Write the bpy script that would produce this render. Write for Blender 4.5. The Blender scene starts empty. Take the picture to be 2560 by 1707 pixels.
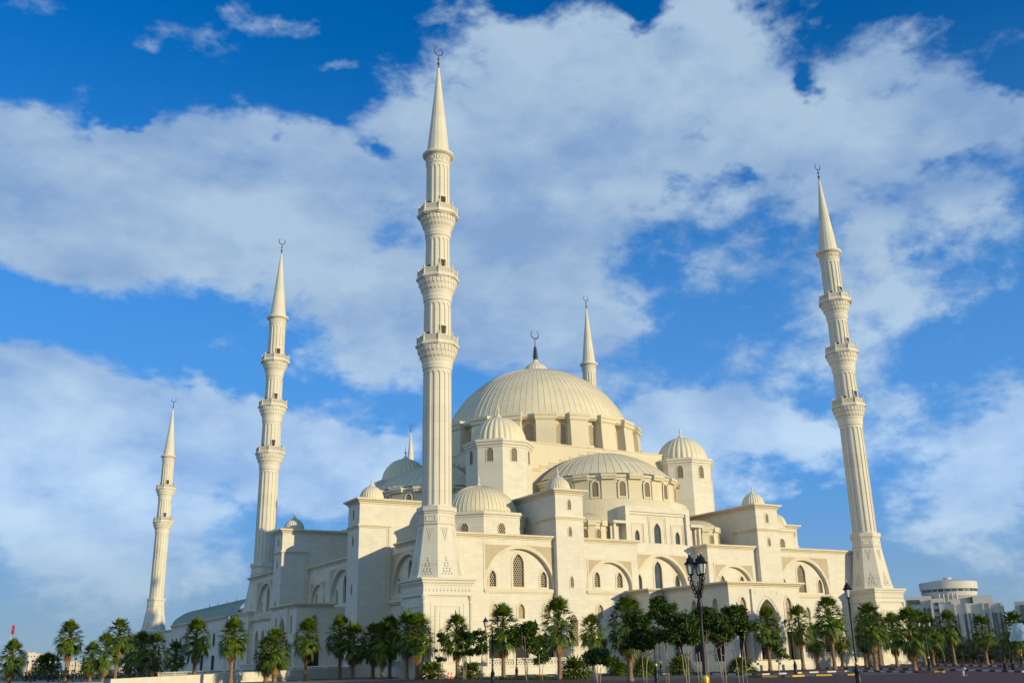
import bpy, bmesh, math, random
from mathutils import Vector, Matrix
from mathutils.geometry import delaunay_2d_cdt
random.seed(7)
C = bpy.context.scene.collection
SC = bpy.context.scene
PI = math.pi
R_ = math.radians
# ------------------------------------------------------------------ camera
FPX = 2450.66
YAW, PITCH, ROLL = R_(29.83), R_(17.986), R_(-1.194)
CAM = Vector((-63.209, -133.991, 1.693))
_f = Vector((math.sin(YAW)*math.cos(PITCH), math.cos(YAW)*math.cos(PITCH), math.sin(PITCH)))
_r = Vector((math.cos(YAW), -math.sin(YAW), 0)); _u = _r.cross(_f)
_c, _s = math.cos(ROLL), math.sin(ROLL)
RI, UP = _r*_c+_u*_s, _u*_c-_r*_s
cd = bpy.data.cameras.new('camera'); cam = bpy.data.objects.new('camera', cd); C.objects.link(cam)
cd.sensor_width = 36; cd.lens = FPX/2560*36; cd.clip_start = .5; cd.clip_end = 6000
cam.matrix_world = Matrix(((RI.x, UP.x, -_f.x, CAM.x), (RI.y, UP.y, -_f.y, CAM.y), (RI.z, UP.z, -_f.z, CAM.z), (0, 0, 0, 1)))
SC.camera = cam
def ray(x, y): return _f+RI*((x-1280)/FPX)-UP*((y-853.5)/FPX)
def at(x, y, z=-.5):                       # where the line of sight through a photo pixel meets height z
    d = ray(x, y); t = (z-CAM.z)/d.z; return CAM+d*t
def atd(x, y, D):                          # at horizontal distance D
    d = ray(x, y); return CAM+d*(D/math.hypot(d.x, d.y))
# ------------------------------------------------------------------ sun, sky, exposure
SAZ, SEL = R_(23.8), R_(10.3)
SD = Vector((math.sin(SAZ)*math.cos(SEL), -math.cos(SAZ)*math.cos(SEL), math.sin(SEL)))
sl = bpy.data.lights.new('sun', 'SUN'); sl.energy = 4.65; sl.angle = R_(.53); sl.color = (1, .85, .545)
so = bpy.data.objects.new('sun', sl); C.objects.link(so); so.location = (60, -200, 120)
so.rotation_euler = SD.to_track_quat('Z', 'Y').to_euler()
SC.view_settings.view_transform = 'Standard'; SC.view_settings.look = 'None'
SC.view_settings.exposure = 0; SC.view_settings.gamma = 1
W = bpy.data.worlds.new('World'); SC.world = W; W.use_nodes = True
def build_world():
    nt = W.node_tree; N = nt.nodes; L = nt.links; N.clear()
    def nd(t, **k):
        n = N.new(t)
        for a, b in k.items(): setattr(n, a, b)
        return n
    def mth(op, a, b=None, c=None, clamp=False):
        n = nd('ShaderNodeMath', operation=op); n.use_clamp = clamp
        for i, v in enumerate((a, b, c)):
            if v is None: continue
            if isinstance(v, (int, float)): n.inputs[i].default_value = v
            else: L.new(v, n.inputs[i])
        return n.outputs[0]
    def vm(op, a, b):
        n = nd('ShaderNodeVectorMath', operation=op)
        for i, v in enumerate((a, b)):
            if isinstance(v, tuple): n.inputs[i].default_value = v
            elif v is not None: L.new(v, n.inputs[i])
        return n
    out = nd('ShaderNodeOutputWorld'); bg = nd('ShaderNodeBackground'); L.new(bg.outputs[0], out.inputs[0])
    bg.inputs[1].default_value = SKYK
    sky = nd('ShaderNodeTexSky', sky_type='NISHITA'); sky.sun_disc = False
    sky.sun_elevation = SEL; sky.sun_rotation = PI-SAZ; sky.air_density = 1.0; sky.dust_density = .35; sky.ozone_density = 2.2
    tc = nd('ShaderNodeTexCoord'); sep = nd('ShaderNodeSeparateXYZ'); L.new(tc.outputs['Generated'], sep.inputs[0])
    az = mth('ARCTAN2', sep.outputs[0], sep.outputs[1]); el = mth('ARCSINE', sep.outputs[2])
    ae = nd('ShaderNodeCombineXYZ'); L.new(az, ae.inputs[0]); L.new(el, ae.inputs[1])
    # noise on the direction itself (no seams), stretched flat towards the horizon
    st = vm('MULTIPLY', tc.outputs['Generated'], (1, 1, 1.7)).outputs[0]
    def noise(scale, det, rough, off, dist=0.0):
        n = nd('ShaderNodeTexNoise'); n.inputs['Scale'].default_value = scale; n.inputs['Detail'].default_value = det
        n.inputs['Roughness'].default_value = rough; n.inputs['Distortion'].default_value = dist
        L.new(vm('ADD', st, off).outputs[0], n.inputs['Vector']); return n
    wn = noise(5, 5, .6, (3, 1, 2))
    wv = vm('MULTIPLY', vm('SUBTRACT', wn.outputs['Color'], (.5, .5, .5)).outputs[0], (.23, .17, 0)).outputs[0]
    aew = vm('ADD', ae.outputs[0], wv).outputs[0]
    tot = None
    for (x, y, rx, ry, w) in BLOBS:       # (image position of the cloud's centre, half sizes) turned into azimuth and elevation
        d = ray(x, y).normalized(); a0, e0 = math.atan2(d.x, d.y), math.asin(d.z)
        sa, se = rx/FPX/math.cos(e0), ry/FPX
        v = vm('MULTIPLY', vm('SUBTRACT', aew, (a0, e0, 0)).outputs[0], (1/sa, 1/se, 0)).outputs[0]
        dd = vm('DOT_PRODUCT', v, None); L.new(v, dd.inputs[1])
        g = mth('MULTIPLY', mth('POWER', 2.718, mth('MULTIPLY', dd.outputs['Value'], -1.0)), w)
        tot = g if tot is None else mth('ADD', tot, g)
    n1 = noise(5.2, 10, .58, (0, 0, 0), .15).outputs[0]; n2 = noise(17, 9, .62, (5, 2, 1), .15).outputs[0]; n3 = noise(4.2, 6, .5, (9, 4, 7)).outputs[0]; n4 = noise(11, 5, .5, (2, 7, 3)).outputs[0]
    # added bright cloud bank, out of view in the south-west, lightens the shaded facade
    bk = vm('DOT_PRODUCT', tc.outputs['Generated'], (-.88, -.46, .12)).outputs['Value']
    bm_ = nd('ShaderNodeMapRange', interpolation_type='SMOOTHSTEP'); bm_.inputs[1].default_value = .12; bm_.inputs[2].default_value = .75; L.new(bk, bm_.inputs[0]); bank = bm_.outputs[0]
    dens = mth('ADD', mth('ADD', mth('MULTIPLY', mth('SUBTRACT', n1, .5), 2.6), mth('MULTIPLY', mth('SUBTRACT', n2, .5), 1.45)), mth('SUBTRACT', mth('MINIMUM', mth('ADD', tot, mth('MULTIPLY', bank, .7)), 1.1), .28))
    mr = nd('ShaderNodeMapRange', interpolation_type='SMOOTHSTEP'); mr.inputs[1].default_value = -.10; mr.inputs[2].default_value = .56
    L.new(dens, mr.inputs[0])
    # sky colour: the physical sky, a little more saturated
    hs = nd('ShaderNodeHueSaturation'); hs.inputs['Saturation'].default_value = SKYS; hs.inputs['Value'].default_value = SKYV; L.new(vm('MULTIPLY', sky.outputs[0], TINT).outputs[0], hs.inputs['Color'])
    # cloud colour: thin to thick, with soft relief
    nu = nd('ShaderNodeTexNoise'); nu.inputs['Scale'].default_value = 5.2; nu.inputs['Detail'].default_value = 6; nu.inputs['Roughness'].default_value = .58; nu.inputs['Distortion'].default_value = .15
    L.new(vm('ADD', st, (.012, -.012, .055)).outputs[0], nu.inputs['Vector'])
    lit = mth('MULTIPLY', mth('SUBTRACT', n1, nu.outputs[0]), 1.9)
    rel = mth('ADD', lit, mth('ADD', mth('ADD', mth('MULTIPLY', mth('SUBTRACT', n3, .5), 1.6), mth('MULTIPLY', mth('SUBTRACT', n4, .5), .9)), mth('MULTIPLY', mth('SUBTRACT', n2, .5), .7)))
    cr = nd('ShaderNodeMapRange'); cr.inputs[1].default_value = -.4; cr.inputs[2].default_value = .34; L.new(rel, cr.inputs[0])
    mc = nd('ShaderNodeMix', data_type='RGBA'); L.new(cr.outputs[0], mc.inputs[0])
    k = 1/SKYK
    mc.inputs[6].default_value = (.24*k, .385*k, .63*k, 1); mc.inputs[7].default_value = (.44*k, .585*k, .745*k, 1)
    lw = nd('ShaderNodeMapRange', interpolation_type='SMOOTHSTEP'); lw.inputs[1].default_value = .1; lw.inputs[2].default_value = .38; lw.inputs[3].default_value = .34; lw.inputs[4].default_value = 0; L.new(sep.outputs[2], lw.inputs[0])
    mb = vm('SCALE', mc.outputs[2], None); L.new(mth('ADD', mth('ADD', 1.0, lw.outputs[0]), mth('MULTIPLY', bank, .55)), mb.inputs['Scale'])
    mx = nd('ShaderNodeMix', data_type='RGBA'); L.new(mth('MULTIPLY', mr.outputs[0], .93), mx.inputs[0])
    lo = nd('ShaderNodeMapRange', interpolation_type='SMOOTHSTEP'); lo.inputs[1].default_value = .12; lo.inputs[2].default_value = .6; lo.inputs[3].default_value = .85; lo.inputs[4].default_value = 0; L.new(sep.outputs[2], lo.inputs[0])
    m0 = nd('ShaderNodeMix', data_type='RGBA'); L.new(lo.outputs[0], m0.inputs[0]); L.new(hs.outputs[0], m0.inputs[6]); m0.inputs[7].default_value = (.12*k, .34*k, .75*k, 1)
    L.new(m0.outputs[2], mx.inputs[6]); L.new(mb.outputs[0], mx.inputs[7])
    # haze band low over the horizon
    hz = nd('ShaderNodeMapRange', interpolation_type='SMOOTHSTEP'); hz.inputs[1].default_value = -.02; hz.inputs[2].default_value = .18; hz.inputs[3].default_value = .9; hz.inputs[4].default_value = 0
    L.new(sep.outputs[2], hz.inputs[0])
    m2 = nd('ShaderNodeMix', data_type='RGBA'); L.new(hz.outputs[0], m2.inputs[0]); L.new(mx.outputs[2], m2.inputs[6]); m2.inputs[7].default_value = (.31*k, .42*k, .50*k, 1)
    L.new(m2.outputs[2], bg.inputs[0])
SKYK, SKYS, SKYV = .1, 1.02, 1.0
TINT = (.12, 1.0, 1.95)
B_ = 1.0884
BLOBS = [(x*B_, y*B_, a*B_, b*B_, w) for x, y, a, b, w in [
 (150, 400, 330, 130, .85), (420, 470, 280, 140, .8), (60, 560, 220, 90, .55), (760, 420, 230, 130, .85), (520, 330, 170, 60, .5),
 (1080, 330, 230, 190, .8), (1230, 480, 260, 200, .85), (900, 640, 300, 140, .85), (1200, 700, 270, 150, .85), (820, 800, 180, 70, .5),
 (1330, 130, 230, 110, .85), (1700, 110, 330, 110, .9), (1600, 300, 300, 130, .8), (1950, 330, 260, 140, .8), (2230, 230, 200, 110, .75), (1130, 60, 90, 60, .5),
 (2100, 460, 260, 90, .7), (780, 110, 90, 28, .55), (370, 70, 120, 45, .5), (470, 60, 60, 40, .4), (90, 130, 190, 70, -.7), (700, 10, 110, 30, .4),
 (300, 960, 220, 100, 1.3), (40, 890, 170, 95, 1.4), (140, 1130, 300, 170, 1.2), (420, 1010, 160, 90, .9), (740, 1060, 190, 110, 1.3), (880, 1040, 60, 60, .4),
 (620, 1130, 160, 60, .3), (550, 1310, 120, 60, .65), (1690, 1010, 230, 90, 1.3), (1560, 960, 120, 65, .9), (1860, 1050, 110, 60, .5),
 (2000, 720, 110, 110, .55), (1800, 830, 150, 60, .45), (2060, 880, 60, 80, .5), (2290, 990, 110, 110, 1.2), (2330, 1150, 150, 170, .95), (2150, 1200, 120, 80, .4), (2190, 650, 150, 50, .35), (1500, 760, 90, 80, .3),
 (1826, 200, 46, 26, -.8), (1611, 312, 46, 26, -.6), (1706, 400, 45, 30, -.65), (2130, 320, 60, 34, -.7), (2100, 20, 110, 40, -.9), (2300, 140, 50, 40, -.9), (1440, 45, 60, 40, -.7),
 (250, 285, 75, 38, -1.1), (590, 342, 34, 26, -.8), (775, 240, 50, 26, -.8), (895, 375, 60, 34, -1.0), (130, 700, 200, 60, -.5), (560, 830, 140, 60, -.5), (1700, 720, 110, 70, -.3), (1850, 620, 320, 80, .42), (1330, 810, 230, 110, .6), (1880, 1190, 120, 60, -.5)]]
build_world()
# ------------------------------------------------------------------ materials
def new_mat(name):
    m = bpy.data.materials.new(name); m.use_nodes = True
    nt = m.node_tree; b = nt.nodes['Principled BSDF']; return m, nt, b
def ramp_mix(nt, fac, c1, c2, lo=.35, hi=.65):
    n = nt.nodes.new('ShaderNodeMapRange'); n.inputs[1].default_value = lo; n.inputs[2].default_value = hi; nt.links.new(fac, n.inputs[0])
    m = nt.nodes.new('ShaderNodeMix'); m.data_type = 'RGBA'; nt.links.new(n.outputs[0], m.inputs[0])
    for i, c in ((6, c1), (7, c2)):
        if isinstance(c, tuple): m.inputs[i].default_value = (*c, 1)
        else: nt.links.new(c, m.inputs[i])
    return m.outputs[2]
def noise_n(nt, vec, scale, det=6, rough=.6):
    n = nt.nodes.new('ShaderNodeTexNoise'); n.inputs['Scale'].default_value = scale; n.inputs['Detail'].default_value = det; n.inputs['Roughness'].default_value = rough
    nt.links.new(vec, n.inputs['Vector']); return n.outputs[0]
def simple(name, col, rough=.6, metal=0, col2=None, sc=2.0, bump=0, bsc=20, spec=.5):
    m, nt, b = new_mat(name); b.inputs['Roughness'].default_value = rough; b.inputs['Metallic'].default_value = metal
    b.inputs['Specular IOR Level'].default_value = spec
    b.inputs['Base Color'].default_value = (*col, 1)
    tc = nt.nodes.new('ShaderNodeTexCoord')
    if col2: nt.links.new(ramp_mix(nt, noise_n(nt, tc.outputs['Object'], sc), col, col2), b.inputs['Base Color'])
    if bump:
        bn = nt.nodes.new('ShaderNodeBump'); bn.inputs['Strength'].default_value = bump; bn.inputs['Distance'].default_value = .05
        nt.links.new(noise_n(nt, tc.outputs['Object'], bsc), bn.inputs['Height']); nt.links.new(bn.outputs[0], b.inputs['Normal'])
    return m
def stone_mat(name, base, dark, joint, bw=1.5, bh=.62, carve=0, stain=.5):
    m, nt, b = new_mat(name); L = nt.links; b.inputs['Roughness'].default_value = .78; b.inputs['Specular IOR Level'].default_value = .25
    tc = nt.nodes.new('ShaderNodeTexCoord'); sp = nt.nodes.new('ShaderNodeSeparateXYZ'); L.new(tc.outputs['Object'], sp.inputs[0])
    ad = nt.nodes.new('ShaderNodeMath'); ad.operation = 'ADD'; L.new(sp.outputs[0], ad.inputs[0]); L.new(sp.outputs[1], ad.inputs[1])
    cb = nt.nodes.new('ShaderNodeCombineXYZ'); L.new(ad.outputs[0], cb.inputs[0]); L.new(sp.outputs[2], cb.inputs[1])
    br = nt.nodes.new('ShaderNodeTexBrick'); L.new(cb.outputs[0], br.inputs['Vector'])
    br.inputs['Scale'].default_value = 1; br.inputs['Brick Width'].default_value = bw; br.inputs['Row Height'].default_value = bh
    br.inputs['Mortar Size'].default_value = .016; br.inputs['Mortar Smooth'].default_value = .3; br.inputs['Bias'].default_value = 0
    f = lambda c, k: (c[0]*k, c[1]*k, c[2]*k, 1)
    br.inputs['Color1'].default_value = f(base, 1.03); br.inputs['Color2'].default_value = f(base, .94); br.inputs['Mortar'].default_value = (*joint, 1)
    # rain streaks and soft blotches
    mp = nt.nodes.new('ShaderNodeMapping'); mp.inputs['Scale'].default_value = (1.3, 1.3, .12); L.new(tc.outputs['Object'], mp.inputs[0])
    stn = noise_n(nt, mp.outputs[0], 1.0, 7, .62); blo = noise_n(nt, tc.outputs['Object'], .35, 5, .6)
    mul = nt.nodes.new('ShaderNodeMath'); mul.operation = 'MULTIPLY'; L.new(stn, mul.inputs[0]); L.new(blo, mul.inputs[1])
    mr = nt.nodes.new('ShaderNodeMapRange'); mr.inputs[1].default_value = .24; mr.inputs[2].default_value = .45; mr.inputs[3].default_value = 0; mr.inputs[4].default_value = stain; L.new(mul.outputs[0], mr.inputs[0])
    mx = nt.nodes.new('ShaderNodeMix'); mx.data_type = 'RGBA'; L.new(mr.outputs[0], mx.inputs[0]); L.new(br.outputs[0], mx.inputs[6]); mx.inputs[7].default_value = (*dark, 1)
    L.new(mx.outputs[2], b.inputs['Base Color'])
    bn = nt.nodes.new('ShaderNodeBump'); bn.inputs['Distance'].default_value = .05
    if carve:
        v = nt.nodes.new('ShaderNodeTexVoronoi'); v.feature = 'DISTANCE_TO_EDGE'; v.inputs['Scale'].default_value = 6.5; L.new(tc.outputs['Object'], v.inputs['Vector'])
        mm = nt.nodes.new('ShaderNodeMapRange'); mm.inputs[1].default_value = .02; mm.inputs[2].default_value = .12; L.new(v.outputs[0], mm.inputs[0])
        bn.inputs['Strength'].default_value = .7; bn.inputs['Distance'].default_value = .06; L.new(mm.outputs[0], bn.inputs['Height'])
    else:
        bn.inputs['Strength'].default_value = .35; L.new(noise_n(nt, tc.outputs['Object'], 6, 8), bn.inputs['Height'])
    L.new(bn.outputs[0], b.inputs['Normal'])
    return m
def lattice_mat(name, stone, hole, pitch, r, hex_=True):
    m, nt, b = new_mat(name); L = nt.links; b.inputs['Roughness'].default_value = .8
    tc = nt.nodes.new('ShaderNodeTexCoord'); sp = nt.nodes.new('ShaderNodeSeparateXYZ'); L.new(tc.outputs['UV'], sp.inputs[0])
    def M(op, a, b_=None):
        n = nt.nodes.new('ShaderNodeMath'); n.operation = op
        for i, v in enumerate((a, b_)):
            if v is None: continue
            if isinstance(v, (int, float)): n.inputs[i].default_value = v
            else: L.new(v, n.inputs[i])
        return n.outputs[0]
    def cell(ou, ov):
        u = M('SUBTRACT', M('FRACT', M('ADD', M('DIVIDE', sp.outputs[0], pitch), ou)), .5)
        v = M('SUBTRACT', M('FRACT', M('ADD', M('DIVIDE', sp.outputs[1], pitch*1.73), ov)), .5)
        return M('SQRT', M('ADD', M('MULTIPLY', u, u), M('MULTIPLY', M('MULTIPLY', v, v), 3.0)))
    d = M('MINIMUM', cell(0, 0), cell(.5, .5))
    h = M('LESS_THAN', d, r)
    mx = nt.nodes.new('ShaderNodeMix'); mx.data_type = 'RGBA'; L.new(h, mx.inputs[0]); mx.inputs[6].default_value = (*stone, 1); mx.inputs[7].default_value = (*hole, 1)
    L.new(mx.outputs[2], b.inputs['Base Color'])
    bn = nt.nodes.new('ShaderNodeBump'); bn.invert = True; bn.inputs['Distance'].default_value = .1; L.new(h, bn.inputs['Height']); L.new(bn.outputs[0], b.inputs['Normal'])
    return m
STONE = stone_mat('cream_limestone', (.62, .575, .46), (.51, .46, .36), (.54, .48, .37), stain=.55)
STONE2 = stone_mat('minaret_limestone', (.63, .58, .455), (.52, .48, .39), (.45, .41, .33), bw=2.4, bh=2.6, stain=.45)
TRIM = stone_mat('cornice_stone', (.62, .545, .385), (.46, .42, .33), (.52, .47, .36), bw=2.2, bh=3, stain=.8)
PLAST = stone_mat('cream_render', (.60, .53, .37), (.52, .46, .33), (.56, .5, .35), bw=6, bh=4.5, stain=.6)
CARVE = stone_mat('carved_spandrel_stone', (.56, .455, .30), (.45, .36, .24), (.52, .42, .28), bw=3, bh=3, carve=1)
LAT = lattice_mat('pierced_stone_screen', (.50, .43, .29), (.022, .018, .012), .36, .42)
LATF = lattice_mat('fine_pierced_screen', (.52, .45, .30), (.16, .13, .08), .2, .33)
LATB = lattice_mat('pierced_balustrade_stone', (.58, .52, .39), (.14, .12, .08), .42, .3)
DOMEM = simple('dome_cladding', (.68, .595, .40), .6, 0, (.58, .515, .35), .25, .1, 3)
SEAM = simple('dome_seam', (.56, .48, .3), .5)
GREEN = simple('green_vault_cladding', (.26, .31, .21), .6, 0, (.22, .28, .2), .3)
BRONZE = simple('dark_bronze', (.07, .06, .05), .45, .6)
GLASS = simple('dark_window_glass', (.035, .05, .055), .12, 0, (.06, .075, .08), .8, spec=.8)
DARK = simple('dark_opening', (.012, .011, .01), .8)
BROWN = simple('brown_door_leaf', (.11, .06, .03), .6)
IRON = simple('black_cast_iron', (.01, .01, .01), .45, 0, spec=.35)
GOLD = simple('gold_paint', (.55, .36, .06), .35, .6)
LGLASS = simple('lamp_glass', (.55, .55, .5), .1, 0, spec=.8)
TRUNK = simple('palm_bark', (.30, .20, .11), .9, 0, (.14, .09, .05), 9, 1.0, 14)
BARK = simple('pale_bark', (.36, .30, .22), .85, 0, (.24, .19, .13), 8, .5, 20)
DEAD = simple('dry_frond', (.30, .16, .035), .8, 0, (.15, .09, .03), 3)
def leaf_mat(name, a, b_, tr=.25):
    m, nt, b = new_mat(name); L = nt.links; g = nt.nodes.new('ShaderNodeNewGeometry')
    rn = nt.nodes.new('ShaderNodeMix'); rn.data_type = 'RGBA'; rn.inputs[6].default_value = (*a, 1); rn.inputs[7].default_value = (*b_, 1)
    L.new(g.outputs['Random Per Island'], rn.inputs[0]); L.new(rn.outputs[2], b.inputs['Base Color']); b.inputs['Roughness'].default_value = .5; b.inputs['Specular IOR Level'].default_value = .35
    t = nt.nodes.new('ShaderNodeBsdfTranslucent'); L.new(rn.outputs[2], t.inputs[0]); ms = nt.nodes.new('ShaderNodeMixShader'); ms.inputs[0].default_value = tr
    L.new(b.outputs[0], ms.inputs[1]); L.new(t.outputs[0], ms.inputs[2]); L.new(ms.outputs[0], nt.nodes['Material Output'].inputs[0]); return m
PALM = leaf_mat('fan_palm_leaf', (.022, .055, .003), (.14, .195, .008), .2)
LEAF = leaf_mat('broad_leaf', (.02, .048, .006), (.09, .15, .015), .18)
DATE = leaf_mat('date_palm_leaf', (.02, .035, .012), (.045, .07, .022))
SCRUB = leaf_mat('scrub_leaf', (.08, .075, .025), (.16, .13, .05))
CONC = simple('concrete_kerb', (.30, .28, .25), .85, 0, (.22, .21, .19), 3)
def sheer_mat(name, c, al):
    m, nt, b = new_mat(name); b.inputs['Base Color'].default_value = (*c, 1); b.inputs['Roughness'].default_value = .7; tc = nt.nodes.new('ShaderNodeTexCoord'); mp = nt.nodes.new('ShaderNodeMapping'); mp.inputs['Scale'].default_value = (3, 3, .5); nt.links.new(tc.outputs['Object'], mp.inputs[0])
    n = nt.nodes.new('ShaderNodeMapRange'); n.inputs[1].default_value = .35; n.inputs[2].default_value = .65; n.inputs[3].default_value = al*.4; n.inputs[4].default_value = al*1.3; nt.links.new(noise_n(nt, mp.outputs[0], 2, 4), n.inputs[0]); nt.links.new(n.outputs[0], b.inputs['Alpha']); return m
def stripe_mat(name, c1, c2, L_):
    m, nt, b = new_mat(name); tc = nt.nodes.new('ShaderNodeTexCoord'); sp = nt.nodes.new('ShaderNodeSeparateXYZ'); nt.links.new(tc.outputs['UV'], sp.inputs[0])
    a = nt.nodes.new('ShaderNodeMath'); a.operation = 'DIVIDE'; nt.links.new(sp.outputs[0], a.inputs[0]); a.inputs[1].default_value = L_*2
    f = nt.nodes.new('ShaderNodeMath'); f.operation = 'FRACT'; nt.links.new(a.outputs[0], f.inputs[0])
    g = nt.nodes.new('ShaderNodeMath'); g.operation = 'GREATER_THAN'; nt.links.new(f.outputs[0], g.inputs[0]); g.inputs[1].default_value = .5
    wn = noise_n(nt, tc.outputs['Object'], 5); g2 = nt.nodes.new('ShaderNodeMix'); g2.data_type = 'RGBA'; nt.links.new(g.outputs[0], g2.inputs[0]); g2.inputs[6].default_value = (*c1, 1); g2.inputs[7].default_value = (*c2, 1)
    nt.links.new(ramp_mix(nt, wn, g2.outputs[2], (.2, .18, .16), .55, .9), b.inputs['Base Color']); b.inputs['Roughness'].default_value = .7; return m
KBW = stripe_mat('black_and_white_kerb_paint', (.02, .02, .022), (.5, .5, .5), 1.6)
KYB = stripe_mat('black_and_yellow_kerb_paint', (.025, .025, .025), (.65, .40, .02), 1.6)
# ------------------------------------------------------------------ mesh helpers
def inside(p, L):
    c = False; n = len(L); j = n-1
    for i in range(n):
        if (L[i][1] > p[1]) != (L[j][1] > p[1]) and p[0] < (L[j][0]-L[i][0])*(p[1]-L[i][1])/(L[j][1]-L[i][1])+L[i][0]: c = not c
        j = i
    return c
def fill(loops):
    v = []; e = []
    for l in loops: o = len(v); n = len(l); v += [Vector((p[0], p[1])) for p in l]; e += [(o+i, o+(i+1) % n) for i in range(n)]
    r = delaunay_2d_cdt(v, e, [], 0, 1e-5); P = [(p.x, p.y) for p in r[0]]; T = []
    for t in r[2]:
        c = (sum(P[i][0] for i in t)/3, sum(P[i][1] for i in t)/3)
        if inside(c, loops[0]) and not any(inside(c, h) for h in loops[1:]): T.append(tuple(t))
    return P, T
class MB:
    def __init__(s): s.v = []; s.f = []; s.uv = {}; s.sm = set()
    def add(s, vs, fs, smooth=False, uvs=None):
        o = len(s.v); s.v += [tuple(p) for p in vs]
        for f in fs:
            if smooth: s.sm.add(len(s.f))
            s.f.append([i+o for i in f])
        if uvs:
            for i, q in enumerate(uvs): s.uv[o+i] = q
    def box(s, x0, x1, y0, y1, z0, z1):
        s.add([(x0, y0, z0), (x1, y0, z0), (x1, y1, z0), (x0, y1, z0), (x0, y0, z1), (x1, y0, z1), (x1, y1, z1), (x0, y1, z1)],
              [(0, 3, 2, 1), (4, 5, 6, 7), (0, 1, 5, 4), (1, 2, 6, 5), (2, 3, 7, 6), (3, 0, 4, 7)])
    def fbox(s, F, u0, u1, z0, z1, d0, d1):
        s.add([F(u0, z0, d0), F(u1, z0, d0), F(u1, z0, d1), F(u0, z0, d1), F(u0, z1, d0), F(u1, z1, d0), F(u1, z1, d1), F(u0, z1, d1)],
              [(0, 3, 2, 1), (4, 5, 6, 7), (0, 1, 5, 4), (1, 2, 6, 5), (2, 3, 7, 6), (3, 0, 4, 7)])
    def lathe(s, prof, n, cx=0, cy=0, a0=0, a1=2*PI, smooth=True, rf=None, capt=False, capb=False):
        full = abs(a1-a0-2*PI) < 1e-6; m = n if full else n+1; vs = []; fs = []
        for r, z in prof:
            for i in range(m):
                a = a0+(a1-a0)*i/n; q = r*(rf(i, z) if rf else 1); vs.append((cx+q*math.sin(a), cy-q*math.cos(a), z))
        for j in range(len(prof)-1):
            for i in range(n):
                k = (i+1) % m if full else i+1; fs.append((j*m+i, j*m+k, (j+1)*m+k, (j+1)*m+i))
        if capt and full: fs.append([(len(prof)-1)*m+i for i in range(m)])
        if capb and full: fs.append([i for i in range(m)][::-1])
        s.add(vs, fs, smooth)
    def prism(s, pts, z0, z1):
        n = len(pts); s.add([(x, y, z0) for x, y in pts]+[(x, y, z1) for x, y in pts], [tuple(range(n))[::-1], tuple(range(n, 2*n))]+[(i, (i+1) % n, n+(i+1) % n, n+i) for i in range(n)])
    def panel(s, F, loops, d, uv=False):
        fl, idx = fill(loops); s.add([F(u, z, d) for u, z in fl], idx, uvs=fl if uv else None)
    def side(s, F, loop, d0, d1):
        n = len(loop); s.add([F(u, z, d0) for u, z in loop]+[F(u, z, d1) for u, z in loop], [(i, (i+1) % n, n+(i+1) % n, n+i) for i in range(n)])
    def ring(s, F, lo, li, d0, d1):            # raised frame: front at d0, both edges back to d1
        n = len(lo); s.add([F(u, z, d0) for u, z in lo]+[F(u, z, d0) for u, z in li], [(i, (i+1) % n, n+(i+1) % n, n+i) for i in range(n)])
        s.side(F, lo, d0, d1); s.side(F, li, d0, d1)
    def tube(s, pts, rs, n=6, smooth=True, cap=True):
        pts = [Vector(p) for p in pts]
        if not hasattr(rs, '__len__'): rs = [rs]*len(pts)
        vs = []; up = Vector((0, 0, 1))
        for i, p in enumerate(pts):
            t = (pts[min(i+1, len(pts)-1)]-pts[max(i-1, 0)]).normalized()
            a = t.cross(up if abs(t.z) < .95 else Vector((1, 0, 0))).normalized(); b = t.cross(a)
            vs += [p+(a*math.cos(2*PI*k/n)+b*math.sin(2*PI*k/n))*rs[i] for k in range(n)]
        fs = [(j*n+k, j*n+(k+1) % n, (j+1)*n+(k+1) % n, (j+1)*n+k) for j in range(len(pts)-1) for k in range(n)]
        if cap: fs += [tuple(range(n))[::-1], tuple(range((len(pts)-1)*n, len(pts)*n))]
        s.add(vs, fs, smooth)
    def sweep(s, path, prof, closed=True):      # path counter-clockwise, prof = (offset outwards, z)
        n = len(path); P = [Vector(p) for p in path]; rows = []
        for i in range(n):
            a = P[(i-1) % n] if closed or i > 0 else None; b = P[(i+1) % n] if closed or i < n-1 else None
            e1 = (P[i]-a).normalized() if a is not None else None; e2 = (b-P[i]).normalized() if b is not None else None
            if e1 is None: e1 = e2
            if e2 is None: e2 = e1
            n1 = Vector((e1.y, -e1.x)); n2 = Vector((e2.y, -e2.x)); m = (n1+n2); m = m/ max(m.dot(n1), .2)
            rows.append([(P[i].x+m.x*o, P[i].y+m.y*o, z) for o, z in prof])
        k = len(prof); vs = [q for r in rows for q in r]; fs = []
        for i in range(n if closed else n-1):
            j = (i+1) % n
            for t in range(k-1): fs.append((i*k+t, j*k+t, j*k+t+1, i*k+t+1))
        if not closed: fs += [tuple(range(k)), tuple(range((n-1)*k, n*k))[::-1]]
        s.add(vs, fs)
    def cut(s): s.cuts = getattr(s, 'cuts', [])+[(len(s.v), len(s.f))]
    def builds(s, name, m, parent=None):                     # one object for each piece between two cuts
        o = []; c = [(0, 0)]+[q for q in getattr(s, 'cuts', [])]+[(len(s.v), len(s.f))]
        for (v0, f0), (v1, f1) in zip(c, c[1:]):
            if f1 <= f0: continue
            b = MB(); b.v = s.v[v0:v1]; b.f = [[i-v0 for i in f] for f in s.f[f0:f1]]; b.sm = {i-f0 for i in s.sm if f0 <= i < f1}; b.uv = {i-v0: q for i, q in s.uv.items() if v0 <= i < v1}; o.append(b.build(name, m, parent))
        return o[0]
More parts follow.
